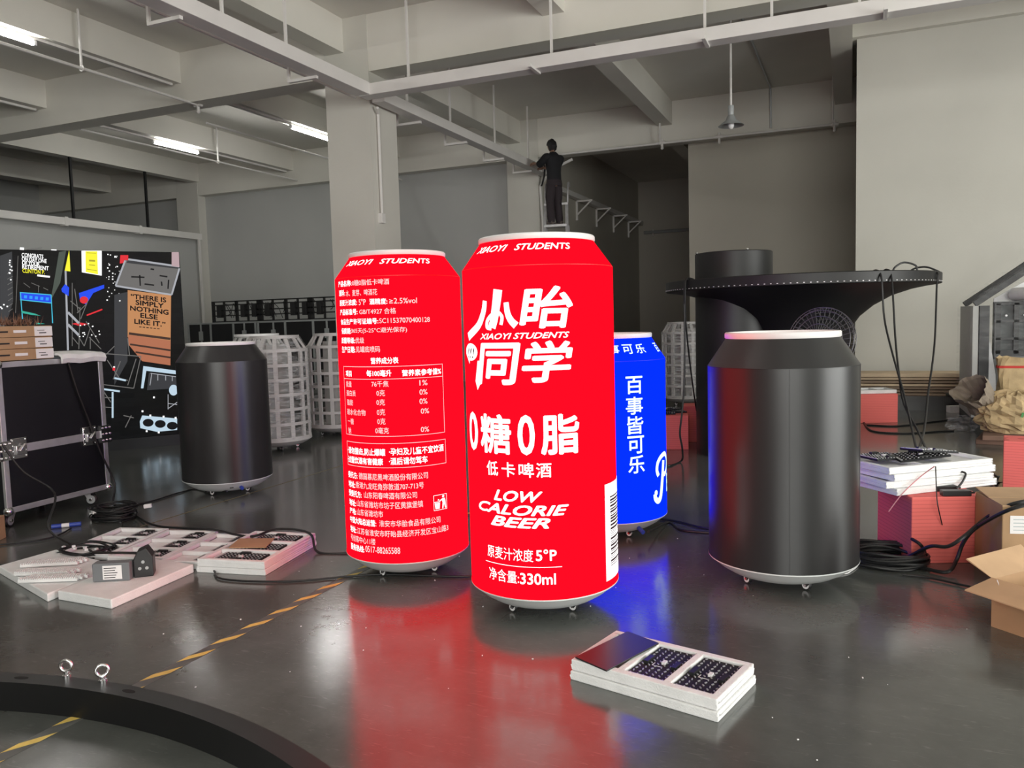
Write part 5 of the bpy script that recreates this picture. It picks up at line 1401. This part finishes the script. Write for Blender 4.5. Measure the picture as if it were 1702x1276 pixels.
for k in range(n_):
    a0, a1 = vs[3 * n_ + k], vs[3 * n_ + (k + 1) % n_]; b0, b1 = vs[4 * n_ + k], vs[4 * n_ + (k + 1) % n_]
    mid = lambda p, r, u: tuple((p[i] + (r[i] - p[i]) * u) * (1.04 if i < 2 else 1) for i in range(3))
    st.add([mid(a0, b0, .1), mid(a1, b1, .1), mid(a1, b1, .55), mid(a0, b0, .55)], [(0, 1, 2, 3)])
st.build('red_stripe', M_REDP, o)
q = MB(); crumple(q, (0, 0, 0), .26, .2, .21, 40)
o = q.build('paper_bag', mat('brown_paper_dark', (.24, .15, .09), .85, var=.25, scale=6)); o.location = (1.80, 9.95, .255)
tag(o, 'brown crumpled paper bag under the upright sack', 'paper bag', 'crumpled paper bags')
q = MB(); crumple(q, (0, 0, 0), .16, .12, .10, 51, amp=.3)
o = q.build('plastic_film', M_FILM); fp_ = fl(1582, 716); o.location = (fp_.x + .1, fp_.y, .075)
tag(o, 'crumpled clear plastic film on the floor left of the flattened cardboard', 'plastic film')
q = MB(); crumple(q, (0, 0, 0), .16, .1, .08, 52, amp=.3)
o = q.build('plastic_film', mat('white_film', (.7, .7, .72), .35)); o.location = (1.88, 9.5, .46)
tag(o, 'scrap of white plastic film lying on the right of the tan paper bag', 'plastic film')
o = MB().box(-.09, .09, -.06, .06, 0, .09).build('white_carton', M_LABEL, bevel=.003); o.location = (1.30, 12.2, .0); o.rotation_euler = (.0, 0, .3)
tag(o, 'small white carton on the floor at the right end of the plank stack', 'carton')

# ------------------------------------------------------------------ step ladder and the man on it
lp = aty(925, 375, 15.2)
lad = thing('step_ladder', 'aluminium step ladder with a platform by the far column', 'ladder', (lp.x, lp.y, 0), math.radians(10))
H_ = lp.z
def lx(z, s): return s * (.20 + .10 * (H_ + .9 - z) / (H_ + .9))
for s in (-1, 1):
    MB().bar((lx(0, s), -.75, 0), (lx(H_ + .45, s), .02, H_ + .45), .06, .03).build('front_rail', M_ALU, lad)
    MB().bar((lx(0, s) * 1.05, .75, 0), (lx(H_, s), .08, H_), .045, .03).build('rear_rail', M_ALU, lad)
    MB().tube(smooth_path([(lx(H_, s), .06, H_ + .40), (lx(H_, s) * 1.02, .10, H_ + .75), (lx(H_, s) * 1.02, .22, H_ + .86), (lx(H_, s), .32, H_ + .80)], 5), .02, 8).build('hand_rail', M_ALU, lad)
for k in range(11):
    z = .3 + k * (H_ - .3) / 10; y = -.75 + .77 * z / (H_ + .45)
    MB().box(lx(z, -1), lx(z, 1), y - .05, y + .05, z - .015, z + .015).build('tread', M_ALU, lad)
MB().box(-.23, .23, -.16, .14, H_ - .035, H_ - .005).build('platform', M_ALU, lad)
for dz in (.42, ): MB().box(-.24, -.12, -.03, .05, H_ + dz - .02, H_ + dz + .02).box(.12, .24, -.03, .05, H_ + dz - .02, H_ + dz + .02).build('knee_bar', M_ALU, lad)
MB().bar((lx(2.0, -1), .30, 2.0), (lx(2.0, 1), .30, 2.0), .03, .03).build('brace', M_ALU, lad)

def skinned(name, joints, links, m, parent=None, sub=2, root=0):
    """joints: (x,y,z,rx,ry); one continuous skin grown over a skeleton of edges"""
    me = bpy.data.meshes.new(name)
    me.from_pydata([j[:3] for j in joints], links, [])
    o = bpy.data.objects.new(name, me); COL.objects.link(o)
    sk = o.modifiers.new('skin', 'SKIN'); sk.use_smooth_shade = True
    for i, j in enumerate(joints):
        v = me.skin_vertices[0].data[i]; v.radius = (j[3], j[4] if len(j) > 4 else j[3]); v.use_root = (i == root)
    sb = o.modifiers.new('sub', 'SUBSURF'); sb.levels = sub; sb.render_levels = sub
    bpy.context.view_layer.update()
    dg = bpy.context.evaluated_depsgraph_get()
    nm = bpy.data.meshes.new_from_object(o.evaluated_get(dg))
    bpy.data.objects.remove(o); bpy.data.meshes.remove(me)
    nm.materials.clear(); nm.materials.append(m)
    for p in nm.polygons: p.use_smooth = True
    r = bpy.data.objects.new(name, nm); COL.objects.link(r)
    if parent is not None: r.parent = parent
    return r
# local frame: facing +y, feet at z = 0, x to his right
man = thing('person', 'man in a black T-shirt standing on the ladder, reaching to the far column', 'person', (lp.x - .02, lp.y - .02, H_), math.radians(62))
J = [(0, 0, .93, .135, .10), (0, 0, 1.06, .125, .095), (0, .01, 1.22, .145, .10), (0, .0, 1.37, .14, .095), (0, .015, 1.46, .055, .055), (0, .03, 1.53, .052, .052),
     (.09, 0, .86, .088, .088), (.10, .02, .50, .058, .062), (.11, -.02, .10, .040, .044), (.12, .12, .035, .036, .028),
     (-.09, 0, .86, .088, .088), (-.10, .03, .50, .058, .062), (-.10, .0, .10, .040, .044), (-.11, .14, .035, .036, .028),
     (.185, .0, 1.395, .058, .058), (.235, .17, 1.22, .043, .043), (.15, .42, 1.26, .032, .032), (.13, .50, 1.275, .028, .018),
     (-.185, .0, 1.395, .058, .058), (-.225, .20, 1.26, .043, .043), (-.10, .44, 1.33, .032, .032), (-.08, .52, 1.345, .028, .018)]
LK = [(0, 1), (1, 2), (2, 3), (3, 4), (4, 5), (0, 6), (6, 7), (7, 8), (8, 9), (0, 10), (10, 11), (11, 12), (12, 13), (3, 14), (14, 15), (15, 16), (16, 17), (3, 18), (18, 19), (19, 20), (20, 21)]
body = skinned('body', J, LK, M_SKIN, man)
# head with face: pushed out of a ball, joined to the same body mesh
def head_mesh(q, c, tilt):
    n, m = 24, 18; vs = []; fs = []
    R = Matrix.Rotation(tilt, 3, 'X')
    for i in range(m + 1):
        t = PI * i / m
        for k in range(n):
            a = 2 * PI * k / n; x = math.sin(t) * math.cos(a); y = math.sin(t) * math.sin(a); z = math.cos(t)
            w_ = 1 - .22 * max(0, -z); d = 1.0
            if y > .5 and abs(x) < .16 and -.35 < z < .15: d += .16 * (1 - abs(x) / .16) * (.15 - z) / .5   # nose
            if y > .6 and .1 < abs(x) < .45 and .02 < z < .25: d -= .05                                      # eye sockets
            if y > .6 and abs(x) < .3 and -.62 < z < -.45: d += .04                                         # mouth
            if abs(x) > .9 and -.25 < z < .15 and -.3 < y < .1: d += .12                                     # ears
            vs.append(Vector(c) + R @ Vector((.076 * x * d * w_, .098 * y * d, .118 * z * (1 + .06 * max(0, y) * (z < 0)))))
    for i in range(m):
        for k in range(n):
            l = (k + 1) % n; fs.append((i * n + k, (i + 1) * n + k, (i + 1) * n + l, i * n + l))
    q.add(vs, fs, 0, True)
def hand(q, c, d, side):
    """palm with four bent fingers of different length and a thumb on the side"""
    d = Vector(d).normalized(); up = Vector((0, 0, 1)); s = d.cross(up).normalized() * side
    c = Vector(c)
    q.tube([c - d * .01, c + d * .03, c + d * .075], [.026, .036, .034], 10)
    for i, l in enumerate((.062, .072, .066, .050)):
        b = c + d * .07 + s * (.027 - .018 * i)
        q.tube([b, b + d * l * .5, b + d * l * .8 - up * l * .3, b + d * l * .85 - up * l * .65], [.0085, .008, .0075, .006], 7)
    b = c + d * .02 + s * .030
    q.tube([b, b + d * .03 + s * .022, b + d * .06 + s * .022 - up * .012], [.011, .0095, .007], 7)
q = MB()
head_mesh(q, (-.005, .05, 1.625), -.22)
hand(q, (.13, .50, 1.275), (-.2, 1, .05), 1); hand(q, (-.08, .52, 1.345), (.2, 1, .1), -1)
hd = q.build('head', M_SKIN)
bm_ = bmesh.new(); bm_.from_mesh(body.data); bm_.from_mesh(hd.data); bm_.to_mesh(body.data); bm_.free()
bpy.data.objects.remove(hd)
for p in body.data.polygons: p.use_smooth = True
q = MB(); rs = random.Random(9); n, m = 26, 12; vs = []; fs = []
Rh = Matrix.Rotation(-.22, 3, 'X')
for i in range(m + 1):
    t = PI * .80 * i / m
    for k in range(n):
        a = 2 * PI * k / n; x = math.sin(t) * math.cos(a); y = math.sin(t) * math.sin(a); z = math.cos(t)
        if y > .30 and z < .30: y = .30 + (y - .30) * .2; z = max(z, .22)
        d = 1.17 + rs.uniform(-.06, .09)
        vs.append(Vector((-.005, .045, 1.635)) + Rh @ Vector((.080 * x * d, .100 * y * d, .118 * z * d)))
for i in range(m):
    for k in range(n):
        l = (k + 1) % n; fs.append((i * n + k, (i + 1) * n + k, (i + 1) * n + l, i * n + l))
q.add(vs, fs, 0, True)
q.build('hair', M_HAIR, man)
def loft(q, secs, n=20, cap=True):
    vs = []; fs = []
    for (x, y, z, rx, ry) in secs:
        for k in range(n):
            a = 2 * PI * k / n; vs.append((x + rx * math.cos(a), y + ry * math.sin(a), z + .004 * math.sin(5 * a + z * 30)))
    for i in range(len(secs) - 1):
        for k in range(n):
            l = (k + 1) % n; fs.append((i * n + k, i * n + l, (i + 1) * n + l, (i + 1) * n + k))
    q.add(vs, fs, 0, True)
q = MB()
loft(q, [(0, 0, .86, .170, .128), (0, 0, .95, .166, .126), (0, .005, 1.08, .164, .124), (0, .01, 1.22, .184, .130), (0, .008, 1.32, .205, .130), (0, .004, 1.39, .205, .120), (0, .006, 1.435, .150, .100), (0, .012, 1.475, .085, .080), (0, .02, 1.50, .066, .066)])
for s_, e_ in ((1, (.238, .19, 1.20)), (-1, (-.228, .21, 1.25))):
    q.tube(smooth_path([(s_ * .12, 0, 1.38), (s_ * .19, .01, 1.385), (s_ * .225, .09, 1.31), e_], 4), [.075] * 4 + [.080] * 4 + [.076] * 4 + [.068], 14)
q.build('t_shirt', M_TEE, man, sharp=60)
q = MB()
loft(q, [(0, 0, 1.03, .150, .115), (0, 0, .95, .160, .120), (0, 0, .86, .180, .148), (0, 0, .80, .180, .142)])
for s_, kn, an_ in ((1, (.105, .02, .50), (.11, -.015, .06)), (-1, (-.105, .03, .50), (-.10, 0, .06))):
    q.tube(smooth_path([(s_ * .085, 0, .92), (s_ * .095, .005, .72), kn, an_], 4), [.095] * 4 + [.098] * 4 + [.082] * 4 + [.066], 14)
q.build('trousers', M_TROUS, man, sharp=60)
for s, y0 in ((1, -.03), (-1, -.005)):
    q = MB().tube(smooth_path([(s * .112, y0 - .05, .055), (s * .112, y0 + .02, .062), (s * .114, y0 + .12, .045), (s * .118, y0 + .19, .030)], 4), [.042] * 4 + [.048] * 4 + [.042] * 4 + [.030], 12)
    q.build('shoe', mat('worn_shoes', (.11, .09, .08), .7), man)
man.scale = (.955, .955, .955)
# cables the man is fitting
cable('loop of black cable the man on the ladder holds at the column', [(-6.2, 16.55, 4.75), (-6.05, 16.3, 4.72), (-5.95, 16.1, 4.55), (-6.1, 16.4, 4.40), (-6.2, 16.55, 4.3)], .02)

# crumbs of foam and paper scattered on the floor
q = MB(); rs = random.Random(14)
for k in range(60):
    x, y = rs.uniform(-3.2, 1.0), rs.uniform(2.2, 5.5); r = rs.uniform(.0012, .0035)
    q.obox((x, y, r * .5), r * 2, r * 1.3, r, Matrix.Rotation(rs.uniform(0, 3), 3, 'Z'))
tag(q.build('foam_crumbs', M_FOAM), 'tiny white crumbs of foam scattered over the grey floor', 'crumbs', kind='stuff')
